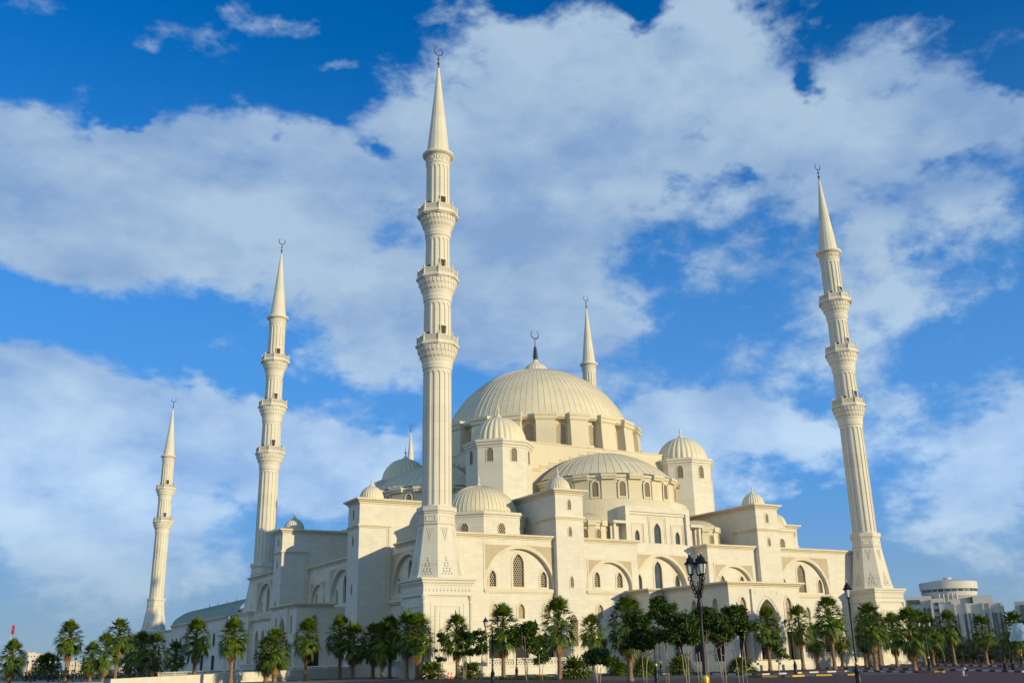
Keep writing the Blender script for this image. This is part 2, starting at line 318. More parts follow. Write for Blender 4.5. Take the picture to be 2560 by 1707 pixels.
    def build(s, name, m, parent=None, **k):
        me = bpy.data.meshes.new(name); me.from_pydata(s.v, [], s.f); me.materials.append(m)
        if s.uv:
            ul = me.uv_layers.new(name='UVMap')
            for lp in me.loops: ul.data[lp.index].uv = s.uv.get(lp.vertex_index, (0, 0))
        if s.sm:
            for i in s.sm: me.polygons[i].use_smooth = True
        me.update(); o = bpy.data.objects.new(name, me); C.objects.link(o)
        if parent: o.parent = parent
        for a, b in k.items(): o[a] = b
        return o
def thing(name, label, cat, loc=(0, 0, 0), rz=0, group=None):
    o = bpy.data.objects.new(name, None); C.objects.link(o); o.location = loc; o.rotation_euler = (0, 0, rz); o.empty_display_size = .5
    o['label'] = label; o['category'] = cat
    if group: o['group'] = group
    return o
def FR(ox, oy, ux, uy, ix, iy): return lambda u, z, d: (ox+u*ux+d*ix, oy+u*uy+d*iy, z)
def front(y): return FR(0, y, 1, 0, 0, 1)
def west(x): return FR(x, 0, 0, 1, 1, 0)
def east(x): return FR(x, 0, 0, 1, -1, 0)
def radial(cx, cy, r, a): return FR(cx+r*math.sin(a), cy-r*math.cos(a), math.cos(a), math.sin(a), -math.sin(a), math.cos(a))
def arch(uc, zb, zs, zt, w, n=8, off=0, bot=None):
    a = w/2+off; h = zt-zs+off*1.25; b = zb-(off if bot is None else bot); L = [(uc-a, b), (uc+a, b)]
    if h >= a:
        R = (a*a+h*h)/(2*a); th = math.asin(min(1, h/R))
        for i in range(n+1): t = th*i/n; L.append((uc-(R-a)+R*math.cos(t), zs+R*math.sin(t)))
        for i in range(n-1, -1, -1): t = th*i/n; L.append((uc+(R-a)-R*math.cos(t), zs+R*math.sin(t)))
    else:
        for i in range(2*n+1): t = PI*i/(2*n); L.append((uc+a*math.cos(t), zs+h*math.sin(t)))
    return L
def rect(u0, u1, z0, z1): return [(u0, z0), (u1, z0), (u1, z1), (u0, z1)]
def window(par, F, uc, zb, zs, zt, w, d=0, sur=.28, m=None, rev=.28, sm=TRIM, proud=.07):
    lo, li = arch(uc, zb, zs, zt, w, off=sur), arch(uc, zb, zs, zt, w)
    b = MB(); b.ring(F, lo, li, d-proud, d+.02); b.side(F, li, d, d+rev+.02)
    o = b.build('window', sm, par)
    l = MB(); l.panel(F, [li], d+rev, uv=True); l.build('screen' if m is not GLASS else 'pane', m or LAT, o)
    return li
def wall(par, F, u0, u1, z0, z1, wins=(), arches=(), recs=(), d=0, m=None, name='wall'):
    """flat wall with window holes, big arched recesses (uc,zb,zs,zt,w,depth,wins) and rectangular recesses (u0,u1,z0,z1,depth,material)"""
    b = MB(); holes = []
    for w in wins: holes.append(window(par, F, d=d, **w))
    for (uc, zb, zs, zt, ww, dep, iw) in arches:
        lp = arch(uc, zb, zs, zt, ww, n=14); holes.append(lp); b.side(F, lp, d, d+dep)
        ih = [window(par, F, d=d+dep, **w) for w in iw]; b.panel(F, [lp]+ih, d+dep)
    for (a0, a1, c0, c1, dep, mm) in recs:
        lp = rect(a0, a1, c0, c1); holes.append(lp); b.side(F, lp, d, d+dep)
        q = MB(); q.panel(F, [lp], d+dep); q.build('window_opening', mm, par)
    b.panel(F, [rect(u0, u1, z0, z1)]+holes, d)
    return b.build(name, m or STONE, par)
def spandrel(par, F, uc, zb, zs, zt, w, u0, u1, ztop, band=.55, pr=.04):
    # carved stone to either side of the arch, a plain band round it and a frame above
    c = MB(); a = w/2+band
    lp = arch(uc, zb, zs, zt+band*.6, w+2*band, n=14)[2:]      # right spring -> apex -> left spring
    mid = len(lp)//2
    for side in (0, 1):
        arc = lp[:mid-1] if side == 0 else lp[mid+2:][::-1]
        ue = u1 if side == 0 else u0
        arc = [p for p in arc if (p[0] < ue-.05 if side == 0 else p[0] > ue+.05) and p[1] < ztop-.05]
        if len(arc) < 2: continue
        poly = [(ue, arc[0][1])]+arc+[(arc[-1][0], ztop), (ue, ztop)]
        c.panel(F, [poly], -.012); c.cut()
    c.builds('spandrel', CARVE, par)
    f = MB(); f.fbox(F, u0-.35, u1+.35, ztop+.02, ztop+.32, -.07, .05)
    for q in (u0-.35, u1+.1): f.fbox(F, q, q+.25, zs, ztop+.02, -.07, .05)
    f.ring(F, arch(uc, zs, zs, zt, w, n=14, off=band*.9, bot=0), arch(uc, zs, zs, zt, w, n=14, off=.02, bot=0), -.05, .02)
    f.build('arch_frame', TRIM, par)
def corn(b, path, zt, ov=.6, h=.8, closed=True):
    b.sweep(path, [(0, zt-h), (ov*.2, zt-h), (ov*.2, zt-h*.78), (ov*.5, zt-h*.62), (ov*.62, zt-h*.42), (ov, zt-h*.34), (ov, zt), (-.5, zt), (-.5, zt-.6)], closed)
def rp(x0, x1, y0, y1): return [(x0, y0), (x1, y0), (x1, y1), (x0, y1)]
def ngon(cx, cy, r, n=8, a0=PI/8): return [(cx+r*math.sin(a0+2*PI*i/n), cy-r*math.cos(a0+2*PI*i/n)) for i in range(n)]
def dome_prof(R, zc, z0, n=12, r1=.25):
    t0 = math.asin((z0-zc)/R); t1 = math.acos(r1/R); return [(R*math.cos(t0+(t1-t0)*i/n), zc+R*math.sin(t0+(t1-t0)*i/n)) for i in range(n+1)]
def seams(par, prof, n, cx, cy, a0=0, a1=2*PI, w=.06, h=.09, rings=()):
    b = MB(); cnt = n if a1-a0 > 6.2 else n+1
    for i in range(cnt):
        a = a0+(a1-a0)*i/n; sa, ca = math.sin(a), -math.cos(a); vs = []
        for r, z in prof:
            for q, e in ((-w, 0), (0, h), (w, 0)):
                rr = r+e; vs.append((cx+rr*sa-q*ca, cy+rr*ca+q*sa, z+e*.3))
        b.add(vs, [f for j in range(len(prof)-1) for f in ((3*j, 3*j+1, 3*j+4, 3*j+3), (3*j+1, 3*j+2, 3*j+5, 3*j+4))])
    for k in rings:
        r, z = prof[k]; b.lathe([(r+.0, z-.05), (r+.04, z), (r, z+.05)], 72, cx, cy, a0, a1)
    return b.build('dome_seams', SEAM, par)
def finial(par, cx, cy, z, s=1.0, m=None, base=True):
    b = MB(); p = [(.95, 0), (.85, .25), (.5, .55), (.22, .9), (.14, 1.1), (.14, 1.5), (.26, 1.62), (.3, 1.78), (.22, 1.95), (.12, 2.05), (.1, 2.4), (.04, 2.9), (.015, 3.9)]
    b.lathe([(r*s, z+q*s) for r, q in p], 14, cx, cy); return b.build('finial', m or DOMEM, par)
def crescent(par, cx, cy, z, R, th, m=BRONZE):
    # open horns upwards, standing in the plane that faces the square
    b = MB(); n = 22; q = 6; vs = []; fs = []
    for i in range(n+1):
        a = R_(-250+i*(320/n)); w = th*math.sin(PI*i/n)**.7+.015
        for k in range(q):
            t = 2*PI*k/q; r = R-th*.4*(math.sin(PI*i/n))+w*math.cos(t)*.9; vs.append((cx+r*math.cos(a), cy+w*.6*math.sin(t), z+R+r*math.sin(a)))
    for i in range(n):
        for k in range(q): fs.append((i*q+k, i*q+(k+1) % q, (i+1)*q+(k+1) % q, (i+1)*q+k))
    b.add(vs, fs, True); return b.build('crescent', m, par)
# ------------------------------------------------------------------ minarets
def copy_tree(o, parent=None):
    c = o.copy(); C.objects.link(c)
    if parent: c.parent = parent
    for ch in [x for x in bpy.data.objects if x.parent == o]: copy_tree(ch, c)
    return c
def fluted(b, z0, z1, r0, r1, n=16, dep=.13, ztop=1.5):
    fr = [-.5, -.36, -.34, -.2, 0, .2, .34, .36]; rows = [(z0, 0), (z0+.25, 0), (z0+.26, 1), (z0+.5*(z1-z0), 1), (z1-ztop-.9, 1), (z1-ztop-.6, .93), (z1-ztop-.35, .78), (z1-ztop-.15, .5), (z1-ztop, .12), (z1-ztop+.02, 0), (z1, 0)]
    vs = []; fs = []; m = n*8
    for z, wf in rows:
        R = r0+(r1-r0)*(z-z0)/(z1-z0)
        for i in range(n):
            for q in fr:
                t = q if abs(q) > .45 else q*max(wf, .02)
                g = dep if (abs(q) < .35 and wf > 0) else 0
                if abs(q) in (.2,) and g: g = dep*1.0
                a = 2*PI*(i+t)/n; r = R-g*(1.0 if q in (.34, -.34, .2, -.2, 0) else 0); vs.append((r*math.sin(a), -r*math.cos(a), z))
    for j in range(len(rows)-1):
        for i in range(m): k = (i+1) % m; fs.append((j*m+i, j*m+k, (j+1)*m+k, (j+1)*m+i))
    b.add(vs, fs)
def balcony(par, B, r0, r1):
    b = MB(); z = B-.45                                     # stalactite corbel under an eight-sided slab
    b.lathe([(r0, B-4.0), (r0+.12, B-3.9), (r0+.12, B-3.7), (r0+.02, B-3.6), (r0+.2, B-3.35), (r0+.2, B-3.2), (r0+.05, B-3.15), (r0+.25, B-2.6), (r0+.3, B-2.3), (r0+.55, B-1.9), (r0+.6, B-1.5), (r0+.85, B-1.1), (r0+.85, z)], 48)
    for t, (rr, za, zb, n) in enumerate(((r0+.3, B-2.95, B-2.2, 26), (r0+.62, B-2.2, B-1.4, 28), (r0+.95, B-1.35, z+.02, 30))):
        for i in range(n):
            a = 2*PI*(i+.5*(t % 2))/n; F = radial(0, 0, rr, a); w = PI*rr/n*.62
            b.add([F(-w, zb, 0), F(w, zb, 0), F(w*.9, za+.22, .06), (F(0, za, .2)), F(-w*.9, za+.22, .06), F(-w, zb, .6), F(w, zb, .6), F(w*.8, za+.1, .6), F(-w*.8, za+.1, .6)],
                  [(0, 4, 3, 2, 1), (1, 2, 7, 6), (0, 5, 8, 4), (0, 1, 6, 5), (4, 8, 3), (2, 3, 7), (3, 8, 7)])
    b.prism(ngon(0, 0, 3.28), z, z+.22); b.prism(ngon(0, 0, 3.5), z+.2, B+.1); b.prism(ngon(0, 0, 3.3), B+.09, B+.28)
    o = b.build('balcony', STONE2, par)
    p = MB(); q = MB(); pts = ngon(0, 0, 3.16)
    for i in range(8):
        a = R_(45*i+45); F = radial(0, 0, 3.16*math.cos(PI/8), a); h = 3.16*math.sin(PI/8)
        q.add([F(-h+.12, B+.45, 0), F(h-.12, B+.45, 0), F(h-.12, B+1.18, 0), F(-h+.12, B+1.18, 0), F(-h+.12, B+.45, .1), F(h-.12, B+.45, .1), F(h-.12, B+1.18, .1), F(-h+.12, B+1.18, .1)], [(0, 1, 2, 3), (4, 5, 6, 7)],
              uvs=[(-h, .0), (h, 0), (h, .73), (-h, .73)]*2)
        p.fbox(F, -h, h, B+.28, B+.46, -.02, .12); p.fbox(F, -h, h, B+1.18, B+1.34, -.03, .13)
        x, y = pts[i]; p.lathe([(.14, B+.25), (.14, B+1.42), (.2, B+1.46), (.1, B+1.6), (.13, B+1.7), (.02, B+1.85)], 8, x, y)
    p.build('parapet', STONE2, o); q.build('pierced_panel', LATM, o)
    for a in (-58, 62): b = MB(); F = radial(0, 0, 2.55, R_(a)); b.fbox(F, -.2, .2, B+1.42, B+1.8, -.12, .12); b.fbox(F, -.04, .04, B+.3, B+1.45, -.04, .04); b.build('floodlight', IRON, o)
    d = MB(); F = radial(0, 0, r1-.03, 0); w = .45
    d.fbox(F, -w, w, B+.3, B+2.95, -.02, .3); dd = d.build('balcony_door', BROWN2, par)
    d = MB(); d.ring(F, rect(-w-.12, w+.12, B+.3, B+3.1), rect(-w, w, B+.3, B+2.95), -.07, .1); d.build('door_frame', STONE2, dd)
LATM = lattice_mat('balcony_lattice', (.60, .55, .42), (.30, .26, .18), .16, .27)
BROWN2 = simple('dark_brown_opening', (.05, .028, .014), .8)
def rosettes(b, F, up, hgt, wid):
    # raised leaf scrolls filling a triangle that points up or down
    rows = 7
    for j in range(rows):
        t = (j+.5)/rows; n = max(1, int(round((1-t)*4.4)))
        for i in range(n):
            u = (i-(n-1)/2)*wid/4.4; v = t*hgt if up else -t*hgt; s = .13+.03*((i+j) % 2); lean = .5*(1 if (i+j) % 2 else -1)
            for e in (-1, 1):
                q = [(0, 0), (e*s*.9+lean*.05, s*.6), (e*s*.7, s*1.5), (0, s*2.1), (e*s*.1, s*1.0)]
                b.add([F(u+a, v+c, -.01) for a, c in q]+[F(u+e*s*.4, v+s, -.07)], [(0, 1, 5), (1, 2, 5), (2, 3, 5), (3, 4, 5), (4, 0, 5)])
def minaret(loc, tall, label, group='stone minarets round the mosque'):
    t = thing('minaret', label, 'minaret', loc, 0, group)
    b = MB(); h = 3.75                                        # square pedestal
    b.box(-h, h, -h, h, -1, 10.66); b.box(-h-.22, h+.22, -h-.22, h+.22, 10.65, 10.95); b.box(-h-.1, h+.1, -h-.1, h+.1, 10.94, 12.15)
    b.sweep(rp(-h-.1, h+.1, -h-.1, h+.1), [(0, 12.1), (.1, 12.1), (.1, 12.3), (.28, 12.45), (.3, 12.7), (.5, 12.8), (.5, 13.1), (-1.2, 13.1)])
    b.box(-h+.2, h-.2, -h+.2, h-.2, 12.9, 13.06); b.box(-h-.25, h+.25, -h-.25, h+.25, -1, .9)
    ped = b.build('pedestal', STONE2, t)
    b = MB()
    for F in (FR(0, -h-.1, 1, 0, 0, 1), FR(-h-.1, 0, 0, 1, 1, 0)):
        for i in range(13):
            u = -3.45+i*.575; b.add([F(u-.14, 11.3, .02), F(u, 11.12, .02), F(u+.14, 11.3, .02), F(u+.06, 11.75, .02), F(u-.06, 11.75, .02), F(u, 11.36, -.14)], [(0, 1, 5), (1, 2, 5), (2, 3, 5), (3, 4, 5), (4, 0, 5)])
            b.fbox(F, u-.2, u+.2, 12.32, 12.42, -.22, 0); b.fbox(F, u+.09, u+.2, 12.42, 12.62, -.27, 0)
    b.build('carved_frieze', STONE2, ped)
    b = MB()
    for F in (FR(0, -h, 1, 0, 0, 1), FR(-h, 0, 0, 1, 1, 0)):
        for (a, c, e) in ((2.0, 9.3, .1), (1.8, 9.1, .03), (1.25, 8.4, .06)): b.ring(F, rect(-a, a, 1.5, c), rect(-a+.14, a-.14, 1.64, c-.14), -e, .02)
        for u in (-2.6, 2.6): b.fbox(F, u-.06, u+.06, 1.2, 9.6, -.06, .02)
        for i in range(18): u = -1+(i % 6)*.4; v = 2.4+(i//6)*1.9; b.add([F(u-.16, v, .01), F(u, v-.5, .01), F(u+.16, v, .01), F(u, v+.5, .01), F(u, v, -.05)], [(0, 1, 4), (1, 2, 4), (2, 3, 4), (3, 0, 4)])
    b.build('carved_panel', STONE2, ped)
    b = MB()
    for x, y in ((-h, -h), (h, -h), (-h, h)):
        b.lathe([(.42, .9), (.42, 1.3), (.27, 1.5), (.26, 9.5), (.34, 9.6), (.26, 9.75), (.3, 10.0), (.46, 10.5), (.46, 10.66)], 12, x*.985, y*.985); b.cut()
    b.builds('corner_column', STONE2, ped)
    b = MB(); b.lathe([(4.3, 13.0), (4.1, 13.3), (3.85, 13.9), (2.78, 20.7), (2.75, 20.9)], 8, a0=PI/8, a1=2*PI+PI/8, smooth=False)
    b.lathe([(2.75, 20.9), (2.86, 20.92), (2.86, 21.15), (2.75, 21.2), (2.72, 22.5), (2.84, 22.6), (2.84, 22.75), (3.02, 22.95), (3.02, 23.57), (1.5, 23.6)], 8, a0=PI/8, a1=2*PI+PI/8, smooth=False)
    fb = b.build('flared_base', STONE2, t)
    b = MB(); r_in = math.cos(PI/8)
    for k in range(8):
        a = R_(45*k)
        def G(u, v, d, a=a, z0=13.4, fz=1):
            z = z0+v; r = (4.05-(z-13.3)*(4.05-2.78)/7.4)*r_in-d; return (r*math.sin(a)+u*math.cos(a), -r*math.cos(a)+u*math.sin(a), z)
        if math.cos(a-R_(-25)) > -.1:
            rosettes(b, G, True, 2.7, 2.1); rosettes(b, lambda u, v, d: G(u, v, d, z0=20.3), False, 1.9, 1.5)
            F = radial(0, 0, 2.75*r_in, a); b.ring(F, rect(-.75, .75, 21.4, 22.2), rect(-.66, .66, 21.49, 22.11), -.05, .02)
            for i in range(7): F2 = radial(0, 0, 2.86*r_in, a); u = -.9+i*.3; b.fbox(F2, u-.08, u+.08, 20.96, 21.12, -.05, .02)
    b.build('carved_relief', STONE2, fb)
    ring = 82.67 if tall else 71.55; tip = ring+17.33
    bal = [48.95, 60.26]+([71.48] if tall else [])
    rs = [2.24, 2.18, 1.99, 1.97] if tall else [2.24, 2.18, 1.98]
    b = MB(); z = 23.57
    for i, B in enumerate(bal): fluted(b, z, B-3.95, rs[i]+.04, rs[i]-.04, ztop=.45); z = B+.2; b.cut()
    fluted(b, z, ring-1.9, rs[-1], rs[-1]-.03, ztop=.5); b.builds('shaft', STONE2, t)
    for i, B in enumerate(bal): balcony(t, B, rs[i]-.02, rs[i+1])
    b = MB(); r = rs[-1]
    b.lathe([(r-.05, ring-1.95), (r+.1, ring-1.85), (r+.1, ring-1.7), (r-.02, ring-1.6), (r, ring-.5), (r+.25, ring-.35), (r+.55, ring-.2), (r+.68, ring+.0), (r+.62, ring+.25), (r+.3, ring+.4), (r-.1, ring+.5)], 40)
    for i in range(16):
        a = 2*PI*i/16; F = radial(0, 0, r+.0, a); b.ring(F, [(-.28+.0, ring-1.35), (0, ring-1.5), (.28, ring-1.35), (.24, ring-.8), (0, ring-.62), (-.24, ring-.8)], [(-.17, ring-1.27), (0, ring-1.35), (.17, ring-1.27), (.14, ring-.88), (0, ring-.8), (-.14, ring-.88)], -.09, .03)
    b.build('crown_ring', STONE2, t)
    b = MB(); zz = [0, .25, .5, .75, 1]; 
    prof = [(1.92, ring+.45)]+[(1.92+(.16-1.92)*k, ring+.5+(tip-ring-.5)*k) for k in zz]; b.lathe(prof, 16, smooth=False); sp = b.build('spire', SPIRE, t)
    b = MB(); z = tip-.1; b.lathe([(.16, z), (.2, z+.1), (.1, z+.35), (.09, z+.6), (.26, z+.8), (.26, z+.95), (.09, z+1.1), (.08, z+1.6), (.2, z+1.75), (.2, z+1.9), (.07, z+2.0), (.06, z+2.75)], 8); b.build('finial', BRONZE, sp)
    crescent(sp, 0, 0, z+2.55, .82, .12)
    return t
SPIRE = stone_mat('spire_stone', (.60, .56, .43), (.5, .46, .35), (.50, .46, .35), bw=8, bh=3.1, stain=.3)
HS = 91.83
m1 = minaret((0, 0, 0), True, 'tall cream minaret at the near corner of the mosque, largest of all')
for loc, lab in (((HS, 0, 0), 'tall cream minaret at the right corner of the mosque, beside the white offices'),
                 ((0, HS, 0), 'tall cream minaret beyond the left wing tower, second from the left'),
                 ((HS, HS, 0), 'minaret whose spire and ring rise behind the right of the main dome')):
    c = copy_tree(m1); c.location = loc; c['label'] = lab
m3 = minaret((0, 219.2, 0), False, 'shorter minaret with two balconies standing alone at the far left')
c = copy_tree(m3); c.location = (HS, 219.2, 0); c['label'] = 'distant spire tip just left of the near minaret, behind the dark dome'
# ------------------------------------------------------------------ mosque
T = thing('mosque', 'huge cream stone mosque with a broad ribbed central dome and half domes', 'mosque', (45.9, 45.9, 0))
CX = 45.9; M_ = 91.8
LW = dict(zb=7.75, zs=9.0, zt=9.95, w=1.15, m=LATF, sur=.34)
def low_open(us, d=.35): return [(u-1.15, u+1.15, 2.0, 4.7, d, DARK) for u in us]
LWP = dict(zb=2.2, zs=6.6, zt=8.9, w=2.5, m=DARK, sur=.4, rev=.6)
def bigbay(par, F, u0, u1, c, low=True):
    W3 = [dict(uc=c-4.6, zb=12.55, zs=14.0, zt=15.0, w=1.15, sur=.3), dict(uc=c, zb=12.55, zs=16.1, zt=17.6, w=1.95, sur=.34), dict(uc=c+4.6, zb=12.55, zs=14.0, zt=15.0, w=1.15, sur=.3)]
    lo = [c-4.65, c, c+4.65]
    wall(par, F, u0, u1, -1, 20.1, [dict(uc=u, **(LW if low else LWP)) for u in lo], [(c, 12.25, 12.3, 18.35, 12.1, .7, W3)], low_open(lo) if low else ())
    spandrel(par, F, c, 12.25, 12.3, 18.35, 12.1, c-6.25, c+6.25, 18.75)
    b = MB(); b.fbox(F, c-6.5, c+6.5, 11.7, 12.2, -.22, .75); b.fbox(F, c-6.4, c+6.4, 11.5, 11.71, -.12, .02)
    for u in lo if low else ():
        b.ring(F, rect(u-1.5, u+1.5, 1.8, 5.2), rect(u-1.16, u+1.16, 1.99, 4.71), -.1, .02); b.fbox(F, u-1.7, u+1.7, 6.2, 6.5, -.18, .02)
        for e in (-1.5, 1.3): b.fbox(F, u+e, u+e+.2, 1.0, 6.2, -.08, .02)
    b.build('sill_course', TRIM, par)
def smallbay(par, F, u0, u1, c, low=True):
    W2 = [dict(uc=c-2.25, zb=12.75, zs=14.2, zt=15.2, w=1.1, sur=.3), dict(uc=c+2.25, zb=12.75, zs=14.2, zt=15.2, w=1.1, sur=.3)]
    lo = [c-2.3, c+2.3]
    wall(par, F, u0, u1, -1, 20.1, [dict(uc=u, **(LW if low else LWP)) for u in lo], [(c, 12.2, 12.4, 16.7, 8.7, .6, W2)], low_open(lo) if low else ())
    spandrel(par, F, c, 12.2, 12.4, 16.7, 8.7, c-4.2, c+4.2, 16.95, band=.45)
    b = MB(); b.fbox(F, c-4.75, c+4.75, 11.7, 12.15, -.25, .65); b.fbox(F, c-4.6, c+4.6, 11.5, 11.71, -.12, .02)
    for u in lo if low else (): b.ring(F, rect(u-1.5, u+1.5, 1.8, 5.2), rect(u-1.16, u+1.16, 1.99, 4.71), -.1, .02); b.fbox(F, u-1.7, u+1.7, 6.2, 6.5, -.18, .02)
    b.build('sill_course', TRIM, par)
FT = front(2)
for mir in (0, 1):
    g = (lambda u: M_-u) if mir else (lambda u: u)
    a, b2 = sorted((g(2), g(21.8))); bigbay(T, FT, a, b2, g(15.45))
    a, b2 = sorted((g(26.9), g(38.2))); smallbay(T, FT, a, b2, g(32.5))
# jambs of the recess in the middle, its great arch and the tall upper front with three windows
FC = front(5.5)
Wc = [dict(uc=CX-4.15, zb=12.9, zs=14.3, zt=15.5, w=1.05, sur=.3, m=GLASS), dict(uc=CX, zb=12.9, zs=16.2, zt=17.7, w=1.6, sur=.36, m=GLASS), dict(uc=CX+4.15, zb=12.9, zs=14.3, zt=15.5, w=1.05, sur=.3, m=GLASS)]
wall(T, FC, 38.2, 53.6, 11, 20.6, (), [(CX, 12.2, 12.4, 18.45, 11.2, 1.0, Wc)])
spandrel(T, FC, CX, 12.2, 12.4, 18.45, 11.2, CX-5.6, CX+5.6, 18.6)
b = MB(); b.box(38.18, 38.25, 2, 5.6, -1, 20.1); b.cut(); b.box(53.55, 53.62, 2, 5.6, -1, 20.1); b.builds('recess_jamb', STONE, T)
def topwin(uc, zt, w, zb=20.75, hw=1.45):
    return dict(uc=uc, zb=zb, zs=zt-w*.95, zt=zt, w=w, m=GLASS, sur=.32, proud=.02)
FU = front(5.95)
tw = [topwin(CX-4.45, 22.95, 1.0), topwin(CX, 24.3, 1.5), topwin(CX+4.45, 22.95, 1.0)]
wall(T, FU, 39.7, 52.1, 19.9, 26.1, tw)
b = MB()
for uc, hw, zt in ((CX-4.45, 1.5, 24.15), (CX, 1.95, 25.4), (CX+4.45, 1.5, 24.15)):
    for k, e in ((0, .1), (.3, .06)): b.ring(FU, rect(uc-hw+k, uc+hw-k, 20.2, zt-k), rect(uc-hw+k+.14, uc+hw-k-.14, 20.1, zt-k-.14), -e, .02)
b.build('window_surround', TRIM, T)
b = MB(); b.box(38.8, 39.7, 5.46, 12.3, 20, 26.05); b.box(52.1, 53.0, 5.46, 12.3, 20, 26.05); b.box(38.8, 53, 5.46, 12.3, 26.05, 27.0); b.box(39.7, 52.1, 7.2, 12.2, 20, 26.1); b.box(39.7, 52.1, 5.7, 6.3, 25.6, 26.06)
b.build('upper_front_frame', STONE, T)
b = MB()
for e in (-1, 1):
    x0, x1 = sorted((CX+e*7.1, CX+e*9.9)); b.box(x0, x1, 5.2, 11.6, 23.85, 24.3); x0, x1 = sorted((CX+e*9.15, CX+e*9.6)); b.box(x0, x1, 5.6, 6.2, 20.2, 23.85); x0, x1 = sorted((CX+e*7.1, CX+e*9.5)); b.box(x0, x1, 6.9, 11.5, 20.2, 23.86); b.cut()
b.builds('shoulder_block', STONE, T)
# left side of the hall
FW = west(2)
bigbay(T, FW, 2, 21.8, 15.45, False)
Wc2 = [dict(uc=CX-4.4, zb=12.6, zs=14.2, zt=15.3, w=1.15, sur=.3, m=GLASS), dict(uc=CX, zb=12.5, zs=16.1, zt=17.6, w=1.9, sur=.34, m=GLASS), dict(uc=CX+4.4, zb=12.6, zs=14.2, zt=15.3, w=1.15, sur=.3, m=GLASS)]
for c_, n_ in ((32.5, 'a'), (59.3, 'b')):
    smallbay(T, FW, c_-6.2 if c_ < 40 else 53.2, 38.7 if c_ < 40 else 65.2, c_, False)
wall(T, FW, 38.65, 53.25, 10, 20.1, (), [(CX, 12.2, 12.4, 18.5, 12.6, .8, Wc2)]); spandrel(T, FW, CX, 12.2, 12.4, 18.5, 12.6, CX-6.4, CX+6.4, 18.75)
FF = west(-2.7)
bigbay(T, FF, 70, 92.6, 79.8, False)
b = MB(); b.box(-2.7, 2.1, 92.4, 92.6, -1, 20.1); b.cut(); b.box(-2.7, 2.1, 70, 70.3, -1, 20.1); b.builds('side_wall', STONE, T)
b = MB()                                                       # heavy string course that shades the ground floor
for F, a, c_ in ((FW, 3.9, 21.7), (FW, 27, 38.6), (FW, 53.4, 64.9), (FF, 70.2, 91)): b.fbox(F, a, c_, 11.0, 11.45, -.55, .1); b.fbox(F, a, c_, 10.7, 11.0, -.3, .1); b.cut()
b.builds('string_course', TRIM, T)
b = MB(); b.panel(east(89.8), [rect(2, 89.8, -1, 20.1)], 0); b.panel(FR(0, 89.8, 1, 0, 0, -1), [rect(2, 89.8, -1, 20.1)], 0); b.build('wall', STONE, T)
# roof slabs and main cornice
b = MB(); b.box(2.1, 89.7, 5.8, 89.7, 19.8, 20.1); b.box(2.1, 38.1, 2.3, 5.81, 19.8, 20.1); b.box(53.7, 89.7, 2.3, 5.81, 19.8, 20.1); b.box(-2.5, 2.12, 70.4, 92.3, 19.8, 20.1); b.build('roof_slab', PLAST, T)
b = MB()
corn(b, [(2, 20), (2, 2), (38.2, 2), (38.2, 7)], 20.5, .6, .75, False); b.cut()
corn(b, [(53.6, 7), (53.6, 2), (89.8, 2), (89.8, 89.8), (2, 89.8), (2, 92.6), (-2.7, 92.6), (-2.7, 70.0), (2, 70.0)], 20.5, .6, .75, False); b.cut()
corn(b, [(2, 65), (2, 26.9)], 20.5, .6, .75, False)
b.builds('cornice', TRIM, T)
# wing towers running back as long blocks, each with a small ribbed dome
rib = lambda n, k, sub: (lambda i, z: 1-k+k*abs(math.cos(PI*i/sub)))
def smalldome(par, x, y, z, R=2.15, n=28):
    b = MB(); b.lathe([(R+.15, z-.3), (R+.15, z+.12), (R, z+.15)], 32, x, y); b.lathe([(R*math.cos(t), z+.1+R*1.18*math.sin(t)) for t in [PI/2*i/10*.97 for i in range(11)]], n*6, x, y, rf=rib(n, .05, 6))
    o = b.build('small_dome', DOMEM, par); finial(o, x, y, z+R*1.15, .62)
def wing(par, x0, x1, y0, y1, F, uc, domexy, ret, top=28.1):
    b = MB(); b.box(x0, x1, y0, y1, -1, 27.5); o = b.build('wing_tower', STONE, par)
    b = MB(); corn(b, rp(x0, x1, y0, y1), top, .75, .85); b.box(x0+.1, x1-.1, y0+.1, y1-.1, 27.4, 27.85); b.build('tower_cornice', TRIM, o)
    for (zb, zs, zt, w) in ((24.85, 25.8, 26.5, .62), (20.55, 21.4, 22.1, .62), (12.5, 13.5, 14.3, .62)): window(par, F, uc, zb, zs, zt, w, d=-.02, sur=.14, rev=.015, proud=.05)
    b = MB(); b.sweep(ret, [(-.02, 23.15), (.1, 23.2), (.12, 23.35), (.28, 23.5), (.28, 23.75), (-.02, 23.78)], False); b.build('string_course', TRIM, o)
    smalldome(par, *domexy, 28.05)
for x0 in (21.65, 64.85):
    x1 = x0+5.3; r = [(x0, 7.5), (x0, 1), (x1, 1), (x1, 4)]
    wing(T, x0, x1, 1, 18.9, front(1), (x0+x1)/2, ((x0+x1)/2, 4.2), r)
    window(T, front(1), (x0+x1)/2, 3.6, 7.2, 8.4, 1.5, d=-.02, sur=.2, rev=.015)
    b = MB(); b.sweep([(x0, 7.8), (x0, 7.2)], [(-.02, 20), (.22, 20), (.22, 23.75), (-.02, 23.75)], False); b.build('pilaster_strip', TRIM, T)
